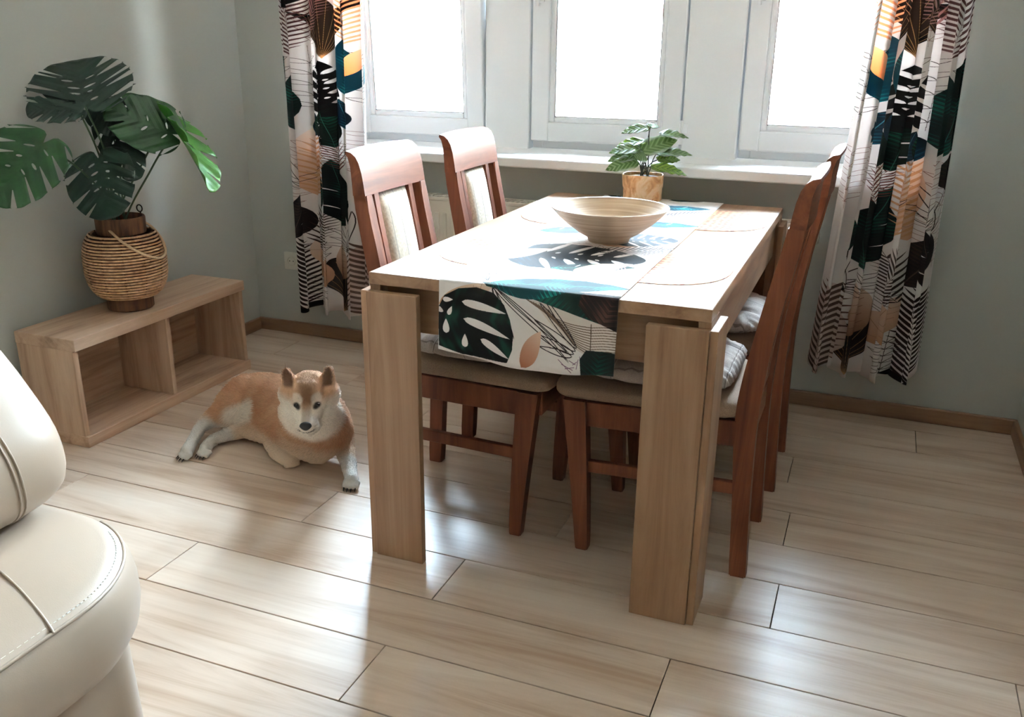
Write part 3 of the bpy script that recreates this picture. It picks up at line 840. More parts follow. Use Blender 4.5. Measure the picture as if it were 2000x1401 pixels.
# --- table runner
RW, RLEN = 430.0, 172.0 + 1380.0 + 60.0
def runner_print():
    cv = Canvas(RW, RLEN, 1.6)
    e = 172.0
    for i, (fx, fy) in enumerate([(60, 330), (330, 420), (120, 520), (250, 690), (390, 760), (60, 820), (300, 980), (100, 1120), (380, 1180), (200, 1330), (60, 1450)]):
        outline(cv, fx, fy, 150, 130, 40 + 61 * i, (MAUVE, INK, BRN)[i % 3])
    # the front drop
    cv.fill([(230, 150), (300, 138), (430, 108), (430, 44), (356, 46), (320, 62), (270, 108)], (214, 202, 194))
    for k in range(11):
        t = np.linspace(0, 1, 14); e1 = 104 - 6.0 * k
        cv.stroke(np.stack([215 + 6 * k + (372 - 215 - 6 * k) * t, 152 - 2 * k + (e1 - 152 + 2 * k) * t ** 1.0 - 14 * np.sin(np.pi * t)], 1), 1.9, (112, 92, 78), False)
        cv.stroke([(372, e1), (400, e1 + 3), (432, e1 + 4)], 1.7, (112, 92, 78), False)
    cv.stroke([(372, 40), (371, 112)], 2.0, (92, 72, 60), False)
    for (bx, by, l_, w_, a_) in [(134, 170, 122, 13, -66), (136, 170, 112, 9, -72), (134, 172, 240, 11, -40), (146, 166, 220, 9, -37), (340, 56, 130, 15, 133), (338, 50, 118, 15, 148), (334, 44, 98, 14, 158), (330, 38, 84, 13, 168), (338, 60, 150, 10, 126)]:
        pz_ = lens(bx, by, l_, w_, a_ * D2R, .04, 16, .7); cv.stroke(np.concatenate([pz_, pz_[:1]]), 2.0, INK, False)
    for k in range(7): cv.stroke([(296 + 9 * k, 30 - (k % 3) * 9), (330 + 3 * k, 4 + 6 * k)], 1.4, (120, 84, 110), False)
    peach(cv, 206, 4, 92, 40, 54, (150, 92, 66), (226, 196, 176), .1, False)
    peach(cv, 0, 116, 160, 40, 30, (196, 150, 116), (226, 208, 194), -.1)
    cv.fill([(100, 186), (120, 170), (200, 160), (300, 136), (430, 104), (430, 190)], streaky(120, 175, -.24, DKG, (24, 84, 74), .5, .4, .9))
    cv.fill([(430, 190), (350, 190), (340, 150), (362, 124), (430, 100)], streaky(400, 120, 1.2, (36, 26, 26), (86, 60, 54), .5, 1, .9))
    cv.fill([(430, 0), (352, 0), (348, 34), (362, 54), (430, 52)], streaky(390, 20, 1.4, (22, 30, 30), (26, 74, 64), .6, 2, .7))
    blob = [(2, 10), (0, 60), (0, 110), (14, 138), (50, 158), (95, 165), (138, 156), (163, 132), (178, 100), (186, 66), (184, 36), (172, 8), (120, 4), (60, 2)]
    t = np.array(blob + blob[:1], float)
    sm = np.concatenate([[(np.array(blob[i]) * (1 - k) + np.array(blob[(i + 1) % len(blob)]) * k) for k in (0, .33, .66)] for i in range(len(blob))])
    cv.fill(sm, streaky(20, 80, .1, (18, 20, 22), (26, 62, 50), .12, .8, .9))
    for (x, y, l, wd, a) in [(58, 128, 112, 19, -8), (62, 88, 120, 19, -14), (104, 46, 78, 17, -22), (20, 46, 36, 17, 92), (66, 20, 32, 15, 90), (10, 128, 26, 12, 4), (24, 92, 24, 11, 66), (0, 96, 14, 22, 80), (0, 146, 20, 12, 60)]:
        cv.fill(lens(x, y, l, wd, a * D2R, 0, 14, .6), C_W)
    # the top
    banana(cv, 120, e + 18, 320, 120, 6, (20, 60, 66), (40, 150, 140), .2, 1.1, .1, False)
    blades(cv, 110, e + 30, 190, 120, 50, 5, INK, .1); peach(cv, 20, e + 10, 160, 60, 60, (206, 160, 140), (236, 220, 214))
    monst(cv, 70, e + 330, 330, 8, (16, 20, 28), (24, 42, 56), .5, .85)
    banana(cv, 200, e + 210, 210, 84, 18, DKG, (30, 130, 100), 2, 1.1)
    peach(cv, 20, e + 250, 200, 80, 50, (216, 168, 132)); peach(cv, 260, e + 200, 170, 76, 40, (216, 168, 132)); palm(cv, 330, e + 140, 150, 70, MAUVE, 10, .5)
    blades(cv, 60, e + 480, 220, 40, 60, 6, INK, .1); palm(cv, 250, e + 430, 220, 30, (70, 64, 70), 12, .45)
    peach(cv, 240, e + 520, 170, 70, 20, (214, 170, 140))
    banana(cv, 10, e + 640, 230, 100, 24, NAVY, (40, 170, 170), 1, 1.1); monst(cv, 250, e + 600, 180, 20, (22, 34, 46), NAVY, 2)
    blades(cv, 180, e + 760, 200, 30, 60, 6, INK, .09); palm(cv, 60, e + 820, 230, 60, (190, 140, 130), 12, .45)
    banana(cv, 210, e + 860, 230, 96, 4, (24, 70, 80), (40, 180, 180), .4, 1.1); peach(cv, 300, e + 960, 120, 60, 20, (224, 180, 190))
    banana(cv, 20, e + 1010, 210, 90, 60, DKG, TEAL, .4, 1.0)
    banana(cv, 200, e + 1180, 220, 100, 4, (26, 80, 96), (44, 180, 190), 1.4, 1.1); palm(cv, 40, e + 1180, 200, 70, BRN, 12, .45)
    monst(cv, 30, e + 1330, 160, 30); palm(cv, 300, e + 1050, 170, 40, (90, 80, 90), 11, .45); banana(cv, 240, e + 1350, 180, 80, 20)
    return cv
RPR = print_mat('tropical_runner_cloth', image_of(runner_print(), 'runner_print'), 0.0, 0.8, 0.2)
rx0, rx1 = 1.700, 2.128
path = []                                                 # (y, z, length along the cloth from the front hem, normal)
ZT = TH + 0.0018
def rp():
    out = []
    yF, yB = TY0 - 0.0025, TY1 + 0.0025
    for i in range(13): z = 0.588 + (ZT - 0.006 - 0.588) * i / 12; out.append((yF, z))
    for a in (30, 60): out.append((yF + 0.006 * (1 - math.cos(a * D2R)), ZT - 0.006 * (1 - math.sin(a * D2R))))
    for i in range(41): out.append((yF + 0.006 + (yB - yF - 0.012) * i / 40, ZT))
    for a in (60, 30): out.append((yB - 0.006 * (1 - math.cos(a * D2R)), ZT - 0.006 * (1 - math.sin(a * D2R))))
    for i in range(6): out.append((yB, ZT - 0.006 - 0.06 * i / 5))
    return out
pth = rp(); ln = [0]
for a, b in zip(pth, pth[1:]): ln.append(ln[-1] + math.hypot(b[0] - a[0], b[1] - a[1]))
bm = bmesh.new(); uvl = bm.loops.layers.uv.new('UVMap'); rows = []
nx = 24
for (y, z), l in zip(pth, ln):
    row = []
    for i in range(nx + 1):
        s = i / nx; x = rx0 + (rx1 - rx0) * s; k = max(0, 1 - l / 0.165)
        yy = y - (0.004 + 0.008 * math.sin(9 * s + 1.0) ** 2 + 0.01 * s) * k ** 1.2 if l < .165 else y
        zz = z + (0.010 * math.sin(5 * s + 2.2) - 0.006 * s) * k ** 2
        if l > 0.19 and l < 1.53: zz += 0.0006 * (1 + math.sin(40 * s + 11 * l))
        row.append((bm.verts.new((x + 0.006 * k * math.sin(3 * s), yy, zz)), s, l))
    rows.append(row)
for a, b in zip(rows, rows[1:]):
    for i in range(nx):
        f = bm.faces.new((a[i][0], a[i + 1][0], b[i + 1][0], b[i][0])); f.smooth = True
        for lp, (v, s, l) in zip(f.loops, (a[i], a[i + 1], b[i + 1], b[i])): lp[uvl].uv = (s, l * 1000 / RLEN)
me = bpy.data.meshes.new('table_runner'); bm.to_mesh(me); bm.free()
rn = link_mesh('table_runner', me, RPR); md = rn.modifiers.new('cloth thickness', 'SOLIDIFY'); md.thickness = 0.001; md.offset = 1
tag(rn, 'tropical leaf table runner lying along the oak table and draped over its front edge', 'table runner')

# --- translucent place mats with an orange dotted print
def matmat():
    m = mat('place_mat_plastic', srgb(226, 214, 198), 0.65, 0.15)
    v = N(m, 'ShaderNodeTexVoronoi'); v.inputs['Scale'].default_value = 52; v.inputs['Randomness'].default_value = 0.35
    L(m, coords(m, (1, .8, 1), rand=False), v.inputs['Vector'])
    c = ramp(m, v.outputs['Distance'], [(0.24, srgb(120, 52, 24)), (0.34, srgb(168, 116, 78)), (0.5, srgb(180, 134, 96))])
    L(m, c, P(m).inputs['Base Color']); return m
MATM = matmat()
def mat_mesh():
    bm = bmesh.new(); n = 48; lo, hi = [], []
    for k in range(n):
        a = 2 * math.pi * k / n; c, s = math.cos(a), math.sin(a)
        r = 0.185 / (abs(c) ** 2.3 + abs(s) ** 2.3) ** (1 / 2.3)
        lo.append(bm.verts.new((r * c, r * s, 0))); hi.append(bm.verts.new((r * c * .996, r * s * .996, 0.0012)))
    bm.faces.new(hi); bm.faces.new(lo[::-1])
    for k in range(n): bm.faces.new((lo[k], lo[(k + 1) % n], hi[(k + 1) % n], hi[k]))
    return bm
pm = build('place_mat', mat_mesh(), MATM)
for i, (x, y, lab) in enumerate([(1.742, -1.195, 'orange dotted place mat at the near left seat, half under the runner'), (1.742, -0.60, 'orange dotted place mat at the far left seat near the window'),
                                 (2.130, -1.195, 'orange dotted place mat at the near right seat, half under the runner'), (2.136, -0.50, 'orange dotted place mat at the far right corner of the table')]):
    o = pm if i == 0 else pm.copy()
    if i: COL.objects.link(o)
    o.location = (x, y, TH + 0.0003); tag(o, lab, 'place mat', 'orange dotted place mats on the table')

# --- bamboo bowl
def bowl_mat():
    m = mat('bamboo', srgb(196, 168, 134), 0.5, 0.4)
    n = noise_tex(m, coords(m, (3, 3, 260), rand=False), 1.0, 3)
    c = ramp(m, n, [(0.35, srgb(172, 146, 120)), (0.65, srgb(204, 182, 156))]); L(m, c, P(m).inputs['Base Color']); bump(m, n, .2, .0008); return m
bm = bmesh.new()
lathe(bm, [(0, .006), (0.046, .006), (0.05, 0), (0.056, 0.0), (0.058, 0.006), (0.060, 0.012), (0.085, 0.026), (0.115, 0.048), (0.14, 0.07), (0.160, 0.0925), (0.163, 0.0945), (0.162, 0.0965), (0.158, 0.096),
           (0.150, 0.087), (0.132, 0.070), (0.108, 0.052), (0.075, 0.032), (0.045, 0.020), (0, 0.017)], 72)
bw = build('bowl', bm, bowl_mat(), None, angle=0.7); bw.location = (1.940, -0.965, ZT + 0.0022)
tag(bw, 'wide bamboo bowl on a narrow foot in the middle of the runner', 'bowl')

# ------------------------------------------------------------------ leaves
def leaf_mat(name, base, light, edge=None, rough=0.35, veins=8, transl=0.25, veincol=None):
    m = mat(name, base, rough, 0.5)
    uv = N(m, 'ShaderNodeUVMap'); s = N(m, 'ShaderNodeSeparateXYZ'); L(m, uv.outputs[0], s.inputs[0])
    ab = N(m, 'ShaderNodeMath'); ab.operation = 'ABSOLUTE'; L(m, s.outputs[0], ab.inputs[0])
    k = N(m, 'ShaderNodeMath'); k.operation = 'MULTIPLY_ADD'; L(m, ab.outputs[0], k.inputs[0]); k.inputs[1].default_value = -0.9; L(m, s.outputs[1], k.inputs[2])
    mu = N(m, 'ShaderNodeMath'); mu.operation = 'MULTIPLY'; mu.inputs[1].default_value = veins; L(m, k.outputs[0], mu.inputs[0])
    fr = N(m, 'ShaderNodeMath'); fr.operation = 'PINGPONG'; fr.inputs[1].default_value = 0.5; L(m, mu.outputs[0], fr.inputs[0])
    n = noise_tex(m, uv.outputs[0], 4, 3)
    c = ramp(m, n, [(0.3, base), (0.75, light)])
    if veincol is not None:
        lt = ramp(m, fr.outputs[0], [(0.05, (1, 1, 1, 1)), (0.17 if edge is None else .3, (0, 0, 0, 1))])
        mx = N(m, 'ShaderNodeMix'); mx.data_type = 'RGBA'; L(m, lt, mx.inputs[0]); L(m, c, mx.inputs[6]); mx.inputs[7].default_value = veincol; c = mx.outputs[2]
    if edge is not None:
        em = ramp(m, ab.outputs[0], [(0.20, (0, 0, 0, 1)), (0.33, (1, 1, 1, 1))])
        mx = N(m, 'ShaderNodeMix'); mx.data_type = 'RGBA'; L(m, em, mx.inputs[0]); L(m, c, mx.inputs[6]); mx.inputs[7].default_value = edge; c = mx.outputs[2]
    L(m, c, P(m).inputs['Base Color']); bump(m, fr.outputs[0], 0.5, 0.004)
    out = [q for q in m.node_tree.nodes if q.type == 'OUTPUT_MATERIAL'][0]
    tr = N(m, 'ShaderNodeBsdfTranslucent'); L(m, c, tr.inputs[0]); mx = N(m, 'ShaderNodeMixShader'); mx.inputs[0].default_value = transl
    L(m, P(m).outputs[0], mx.inputs[1]); L(m, tr.outputs[0], mx.inputs[2]); L(m, mx.outputs[0], out.inputs[0])
    return m

def pip(poly, pts):
    p = np.asarray(poly); q = np.asarray(pts); ins = np.zeros(len(q), bool); n = len(p)
    for i in range(n):
        a, b = p[i], p[(i + 1) % n]
        if a[1] == b[1]: continue
        c = (a[1] > q[:, 1]) != (b[1] > q[:, 1]); ins ^= c & (q[:, 0] < (b[0] - a[0]) * (q[:, 1] - a[1]) / (b[1] - a[1]) + a[0])
    return ins
def leaf_shape(slits=5, holes=4, seed=1, depth=.55):
    """outline and holes in unit leaf space: base at the origin, tip at (0, 1), widest about x = +-0.5"""
    r = random.Random(seed)
    def half():
        # right-hand boundary from the notch at the petiole round to the tip
        pts = []
        for i in range(61):
            t = i / 60
            a = math.pi * (1 - t)            # from behind the petiole to the tip
            rad = 0.20 + 0.33 * math.sin(a) ** 0.8 if a < math.pi else .2
            y = 0.42 - 0.58 * math.cos(math.pi * t * 1.0); x = 0.56 * math.sin(math.pi * t) ** 0.72 * (1.06 - 0.30 * t)
            if t < .12: x = 0.56 * math.sin(math.pi * .12) ** .72 * 1.03 * (t / .12) ** .55
            if t == 1: x = 0
            pts.append((x, y))
        return pts
    def side(sg, sd):
        rr = random.Random(sd); p = half(); out = [(0.0, 0.0)]
        cuts = sorted(rr.uniform(.24, .30) + (.52 / max(1, slits - 1)) * k + rr.uniform(-.02, .02) for k in range(slits))
        ci = 0
        for i, (x, y) in enumerate(p):
            t = i / 60
            if i == 0: x = 0.05; y += .03
            if ci < len(cuts) and t >= cuts[ci]:
                dp = depth * rr.uniform(.8, 1.35); wdt = rr.uniform(.026, .055)
                # notch towards a point on the midrib lower down
                mx_, my_ = 0.03, y - 0.26 - .12 * x
                dx, dy = mx_ - x, my_ - y; l = math.hypot(dx, dy); dx, dy = dx / l, dy / l
                nx_, ny_ = -dy, dx
                sgn = 1 if ny_ < 0 else -1
                out.append((x + sgn * nx_ * wdt, y + sgn * ny_ * wdt))
                e_ = min(dp * l, l * .8); out.append((x + dx * e_ + sgn * nx_ * .006, y + dy * e_ + sgn * ny_ * .006)); out.append((x + dx * e_ - sgn * nx_ * .006, y + dy * e_ - sgn * ny_ * .006))
                out.append((x - sgn * nx_ * wdt, y - sgn * ny_ * wdt)); ci += 1
            else: out.append((x, y))
        return [(sg * a, b) for a, b in out]
    R_ = side(1, seed * 3 + 1); L_ = side(-1, seed * 3 + 2)
    outline_ = R_ + L_[::-1][1:-1]
    hs = []
    for sg in (1, -1):
        for k in range(holes):
            t = .12 + .55 * k / max(1, holes) + r.uniform(-.03, .03); cx, cy = sg * r.uniform(.07, .13), t
            a = math.radians(62 - 25 * t) if sg > 0 else math.radians(180 - 62 + 25 * t)
            a = math.atan2(0.5, sg)
            l, wd = r.uniform(.03, .075), r.uniform(.012, .022)
            hs.append([(cx + math.cos(a) * l * math.cos(q) - math.sin(a) * wd * math.sin(q), cy + math.sin(a) * l * math.cos(q) + math.cos(a) * wd * math.sin(q)) for q in np.linspace(0, 2 * math.pi, 9)[:-1]])
    return outline_, hs
def leaf_mesh(name, outline_, holes, B, T, Nrm, width, fold=.12, droop=.12, wave=.015, cup=0.0, thick=0.0012, mats=None, parent=None, grid=26):
    B, T, Nrm = Vector(B), Vector(T), Vector(Nrm)
    Y = T - B; Ln = Y.length; Y.normalize(); Z = (Nrm - Y * Nrm.dot(Y)).normalized(); X = Y.cross(Z)
    pts = [Vector(p) for p in outline_]; edges = []; n0 = len(pts); edges += [(i, (i + 1) % n0) for i in range(n0)]
    for h in holes:
        s0 = len(pts); pts += [Vector(p) for p in h]; edges += [(s0 + i, s0 + (i + 1) % len(h)) for i in range(len(h))]
    ys = [p[1] for p in outline_]; xs = [p[0] for p in outline_]
    gpts = [(x, y) for x in np.linspace(min(xs), max(xs), grid) for y in np.linspace(min(ys), max(ys), grid)]
    ok = pip(outline_, gpts)
    pts += [Vector(g) for g, k in zip(gpts, ok) if k]
    V, E, F, *_ = delaunay_2d_cdt(pts, edges, [], 0, 1e-5)
    cen = [((V[f[0]] + V[f[1]] + V[f[2]]) / 3)[:] for f in F]
    keep = pip(outline_, cen)
    for h in holes: keep &= ~pip(h, cen)
    co = []
    for v in V:
        x, y = v.x, v.y
        z = fold * abs(x) ** 1.15 - droop * max(0, y) ** 2 - cup * x * x + wave * math.sin(9 * (y - .9 * abs(x)) * 2.2) * min(1, abs(x) * 4)
        if y < 0: z -= .25 * y * y
        co.append(B + X * (x * width) + Y * (y * Ln) + Z * (z * Ln))
    me = bpy.data.meshes.new(name); me.from_pydata(co, [], [list(f) for f, k in zip(F, keep) if k])
    uv = me.uv_layers.new(name='UVMap')
    for lp in me.loops: uv.data[lp.index].uv = (V[lp.vertex_index].x, V[lp.vertex_index].y)
    me.validate(); me.update()
    o = link_mesh(name, me, mats, parent, smooth=True)
    if parent is not None: o.matrix_parent_inverse = Matrix.Translation(-Vector(parent.location))
    md = o.modifiers.new('leaf thickness', 'SOLIDIFY'); md.thickness = thick; md.offset = 0
    return o

# ------------------------------------------------------------------ rattan lantern vase
def bark_mat():
    m = mat('dark_bark', srgb(34, 18, 10), 0.75, 0.3); n = noise_tex(m, coords(m, (60, 60, 6), rand=False), 1, 4)
    L(m, ramp(m, n, [(0.35, srgb(66, 42, 30)), (0.65, srgb(122, 82, 58))]), P(m).inputs['Base Color']); bump(m, n, .6, .003); return m
BARK = bark_mat()
CANE = wood('rattan_cane', srgb(150, 110, 80), srgb(196, 154, 118), srgb(220, 182, 146), 2, 0.45, 2.0, .12)
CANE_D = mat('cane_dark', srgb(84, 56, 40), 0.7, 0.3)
ROPE = fabric('jute_rope', srgb(176, 146, 116), srgb(206, 178, 148), 500)
va = empty('rattan_vase', (0.186, -0.965, 0.3735))
tag(va, 'round rattan lantern vase with dark bark rims and a rope handle, on the oak bench', 'vase')
bm = bmesh.new(); lathe(bm, [(0, 0.002), (0.074, 0.0), (0.078, 0.004), (0.078, 0.044), (0.073, 0.048), (0, 0.048)], 40); build('foot', bm, BARK, va, angle=.6)
bm = bmesh.new(); lathe(bm, [(0.068, 0.27), (0.080, 0.270), (0.082, 0.276), (0.0825, 0.322), (0.080, 0.327), (0.074, 0.327), (0.071, 0.322), (0.068, 0.27)], 40); build('neck', bm, BARK, va, angle=.6)
def vr(z):
    t = (z - 0.165) / 0.120; return 0.080 + 0.056 * max(0, 1 - abs(t) ** 2.7) ** 0.6
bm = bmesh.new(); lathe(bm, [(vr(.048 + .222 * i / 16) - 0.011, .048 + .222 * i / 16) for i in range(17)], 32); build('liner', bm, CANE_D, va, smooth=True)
ring_me = None
nr = 22
for i in range(nr):
    z = 0.052 + 0.216 * i / (nr - 1)
    bm = bmesh.new(); R_ = vr(z)
    tube(bm, [(math.cos(2 * math.pi * k / 48) * R_, math.sin(2 * math.pi * k / 48) * R_, 0.0003 * math.sin(2 * math.pi * k / 48 * 12 + (i % 2) * math.pi)) for k in range(48)], 0.0040, 6, closed=True)
    o = build('cane_ring', bm, CANE, va, smooth=True); o.location = (0, 0, z)
for k in range(12):
    a = 2 * math.pi * k / 12 + .2; bm = bmesh.new()
    tube(bm, [(math.cos(a) * (vr(z) - 0.0015), math.sin(a) * (vr(z) - .0015), z) for z in np.linspace(.046, .272, 12)], 0.0032, 5)
    build('cane_stake', bm, CANE_D, va, smooth=True)
# rope handle hanging down at the front right, from the rim's two sides
hC, hR = Vector((.708, -.706, 0)), Vector((.93, .366, 0))
hl = [hR * r_ + hC * c_ + Vector((0, 0, z_)) for r_, c_, z_ in ((-.062, .058, .300), (-.045, .080, .293), (.0, .128, .258), (.06, .137, .222), (.115, .098, .200), (.142, .04, .206), (.141, -.01, .236), (.115, -.045, .275), (.080, -.03, .305))]
bm = bmesh.new(); tube(bm, catmull(hl, 8), 0.0048, 8); build('rope_handle', bm, ROPE, va, smooth=True)
bm = bmesh.new(); c0 = Vector((0.025, 0.070, 0.345))
tube(bm, [c0 + Vector((math.cos(2 * math.pi * k / 20) * .012, 0, math.sin(2 * math.pi * k / 20) * .012)) for k in range(20)], 0.0022, 6, closed=True)
tube(bm, [c0 + Vector((0, 0, -.012)), c0 + Vector((0.0, 0.012, -.03))], 0.0022, 6)
build('wire_eyelet', bm, DARK, va, smooth=True)

# ------------------------------------------------------------------ monstera standing in the vase
LFD = leaf_mat('monstera_dark', srgb(22, 40, 32), srgb(34, 58, 46), rough=.36, transl=.08)
LFM = leaf_mat('monstera_mid', srgb(30, 62, 34), srgb(48, 92, 48), rough=.38, transl=.25)
LFB = leaf_mat('monstera_backlit', srgb(62, 118, 44), srgb(96, 156, 66), rough=.35, transl=.3)  # brighter green puts the backlight on the hanging leaf into its colour
STEM = mat('monstera_stem', srgb(58, 78, 52), 0.5, 0.4)
mo = empty('monstera_plant', (0.186, -0.965, 0.44))
tag(mo, 'artificial monstera with split dark green leaves standing in the rattan vase', 'plant')
toc = (-FWD)
upv = Vector((0, 0, 1))
def nrm(a, r=0, u=0): return toc * a + RT * r + UP * u
MON = [  # attach pixel+depth, tip pixel+depth, width, normal, material, slits, holes, seed, fold, droop
    ((166, 207, 2.90), (146, 108, 2.98), .320, nrm(.75, 0, .66), LFD, 6, 4, 3, .14, .10),
    ((152, 212, 2.90), (50, 212, 2.83), .165, nrm(.8, 0, .6), LFD, 4, 2, 5, .10, .10),
    ((196, 206, 3.02), (236, 254, 3.00), .14, nrm(.9, .2, .3), LFD, 3, 1, 8, .10, .16),
    ((84, 280, 2.79), (-26, 386, 2.70), .285, nrm(.85, .1, .5), LFM, 5, 3, 11, .10, .12),
    ((192, 310, 3.00), (208, 420, 2.94), .225, nrm(.9, -.1, .4), LFD, 4, 4, 14, .12, .14),
    ((336, 262, 3.06), (206, 214, 3.00), .205, nrm(.9, 0, .42), LFM, 2, 2, 17, .05, -.10),
    ((214, 232, 3.06), (262, 344, 3.00), .14, nrm(.95, .3, .2), LFD, 4, 2, 21, .10, .12),
    ((326, 232, 3.06), (424, 362, 2.96), .17, nrm(.10, .80, .60), LFB, 4, 2, 25, .30, .10)]
for i, (b, t, wd, nn, mm, sl, ho, sd, fo, dr) in enumerate(MON):
    ol, hs = leaf_shape(sl, ho, sd)
    B, T = atd(*b), atd(*t)
    leaf_mesh('leaf', ol, hs, B, T, nn, wd, fo, dr, .012, mats=mm, parent=mo)
    foot = Vector((0.186 + .028 * math.cos(2.4 * i), -0.965 + .028 * math.sin(2.4 * i), 0.66))
    base = Vector((0.186 + .016 * math.cos(2.4 * i), -0.965 + .016 * math.sin(2.4 * i), 0.44))
    mid = foot.lerp(B, .55) + Vector((0, 0, .03)) + toc * -.02
    bm = bmesh.new(); tube(bm, catmull([base, foot, mid, B], 8), 0.0032, 6)
    o = build('petiole', bm, STEM, mo, smooth=True); o.matrix_parent_inverse = Matrix.Translation(-Vector(mo.location))

# ------------------------------------------------------------------ small potted plant on the table
pt = empty('potted_plant', (1.852, -0.232, ZT + 0.0022))
tag(pt, 'small potted plant with white-edged green leaves in a birch bark pot on the table', 'plant')
def birch_mat():
    m = mat('birch_bark', srgb(206, 168, 122), 0.6, 0.35)
    n = noise_tex(m, coords(m, (12, 12, 9), rand=False), 1.6, 4, .6, 1.5)
    L(m, ramp(m, n, [(0.30, srgb(150, 98, 58)), (0.44, srgb(206, 150, 98)), (0.58, srgb(226, 190, 150)), (0.7, srgb(212, 170, 120))]), P(m).inputs['Base Color']); bump(m, n, .4, .003); return m
bm = bmesh.new(); rg = []
prof = [(0.0, 0.0), (0.062, 0.0), (0.066, 0.004), (0.0665, 0.045), (0.069, 0.050), (0.070, 0.072), (0.0705, 0.088), (0.069, 0.091), (0.066, 0.090), (0.0635, 0.080), (0.0, 0.080)]
lathe(bm, prof, 40)
for v in bm.verts:
    a = math.atan2(v.co.y, v.co.x); r = math.hypot(v.co.x, v.co.y)
    k = 1 + .03 * math.cos(4 * a) + .012 * math.sin(7 * a + 40 * v.co.z)
    v.co.x *= k; v.co.y *= k
    if v.co.z > .085: v.co.z += 0.002 * math.sin(3 * a)
build('pot', bm, birch_mat(), pt, angle=.8)
SOIL = plaster('soil', srgb(58, 40, 32), 120, .8)
bm = bmesh.new(); lathe(bm, [(0, 0.0845), (0.03, 0.085), (0.058, 0.081), (0.061, 0.0795)], 24); build('soil', bm, SOIL, pt, smooth=True)
LV = leaf_mat('variegated_leaf', srgb(74, 104, 52), srgb(112, 140, 78), edge=srgb(196, 208, 196), rough=.45, veins=7, transl=.35, veincol=srgb(140, 164, 112))
LV2 = leaf_mat('lime_leaf', srgb(120, 150, 50), srgb(160, 190, 84), rough=.35, veins=7, transl=.5, veincol=srgb(60, 90, 40))
STEM2 = mat('dark_stem', srgb(66, 74, 66), .6, .3)
base_t = Vector((1.852, -0.232, ZT + .0822))
def ovate():
    pts = []
    for i in range(25):
        t = i / 24; pts.append((0.36 * math.sin(math.pi * min(1, t * .96 + .04)) ** .8 * (1.1 - .35 * t) * (t < 1), t * 1.08 - .06))
    return [(0, 0)] + pts[1:] + [(-a, b) for a, b in pts[1:-1][::-1]]
OV = ovate()
LEAVES = [  # attach pixel, tip pixel, depth offsets, width, normal(a, r, u), mat
    ((1268, 250), (1216, 250), 0, -.01, .075, (.35, -.1, .95), LV), ((1270, 249), (1285, 238), 0, .04, .06, (.3, .1, .95), LV),
    ((1262, 276), (1206, 276), 0, -.02, .07, (.3, -.1, .95), LV2), ((1250, 290), (1192, 288), -.03, -.04, .085, (.35, -.25, .9), LV),
    ((1248, 298), (1324, 262), -.02, 0, .095, (.85, -.3, .5), LV), ((1290, 262), (1346, 258), .02, .03, .08, (.2, 0, .98), LV),
    ((1244, 302), (1188, 306), -.02, -.02, .08, (.5, -.3, .8), LV), ((1246, 316), (1186, 322), -.03, -.05, .09, (.6, -.1, .8), LV),
    ((1262, 306), (1240, 302), -.04, -.06, .09, (.5, 0, .86), LV), ((1282, 300), (1352, 290), 0, .0, .075, (.3, 0, .95), LV),
    ((1284, 312), (1330, 304), 0, .02, .07, (.4, .2, .9), LV2), ((1272, 326), (1344, 330), -.03, -.02, .07, (.45, .1, .9), LV2),
    ((1256, 296), (1290, 282), .02, .03, .08, (.4, .1, .9), LV)]
dep0 = (base_t - EYE).dot(FWD)
for i, (b, t, db, dt, wd, nn, mm) in enumerate(LEAVES):
    B, T = atd(b[0], b[1], dep0 + db), atd(t[0], t[1], dep0 + dt)
    leaf_mesh('leaf', OV, [], B, T, nrm(nn[0] + .45, nn[1], nn[2] * .8), wd * 1.15, .10, .22, .02, mats=mm, parent=pt, grid=12, thick=.0008)
    foot = base_t + Vector((.016 * math.cos(2.1 * i), .016 * math.sin(2.1 * i), 0))
    bm = bmesh.new(); tube(bm, catmull([foot, foot.lerp(B, .55) + Vector((0, 0, .012)), B], 7), 0.0019, 5)
    o = build('stem', bm, STEM2, pt, smooth=True); o.matrix_parent_inverse = Matrix.Translation(-Vector(pt.location))

# ------------------------------------------------------------------ cream leather sofa, its open end towards the window
so = empty('sofa', (1.15, -2.75, 0))
tag(so, 'cream leather sofa with rounded seat end and stitched piping, at the left edge', 'sofa')
SO = Vector((1.15, -2.75, 0))
def rrect(x0, x1, y0, y1, R_, inset, z, n=10):
    x0 += inset; x1 -= inset; y0 += inset; y1 -= inset; r = max(R_ - inset * .7, .004); pts = []
    for cx, cyy, a0 in ((x1 - r, y1 - r, 0), (x0 + r, y1 - r, 90), (x0 + r, y0 + r, 180), (x1 - r, y0 + r, 270)):
        for k in range(n + 1):
            a = (a0 + 90 * k / n) * D2R; pts.append(Vector((cx + r * math.cos(a), cyy + r * math.sin(a), z)))
    return pts
def loft(bm, rings, cap_top=True, cap_bot=True):
    rs = [[bm.verts.new(p - SO) for p in r] for r in rings]; n = len(rs[0])
    for a, b in zip(rs, rs[1:]):
        for k in range(n): bm.faces.new((a[k], a[(k + 1) % n], b[(k + 1) % n], b[k]))
    if cap_top: bm.faces.new(rs[-1])
    if cap_bot: bm.faces.new(rs[0][::-1])
sx0, sx1, sy0, sy1 = 0.72, 1.548, -3.30, -2.235
prof = [(.070, .250), (.045, .257), (.020, .276), (.006, .304), (0.0, .34), (.001, .37), (.006, .400), (.015, .419), (.024, .4275), (.045, .434), (.08, .440), (.13, .4455), (.19, .449), (.27, .4515), (.34, .4525)]
bm = bmesh.new(); loft(bm, [rrect(sx0, sx1, sy0, sy1, .26, i, z, 14) for i, z in prof])
build('seat', bm, LEATHER, so, smooth=True)
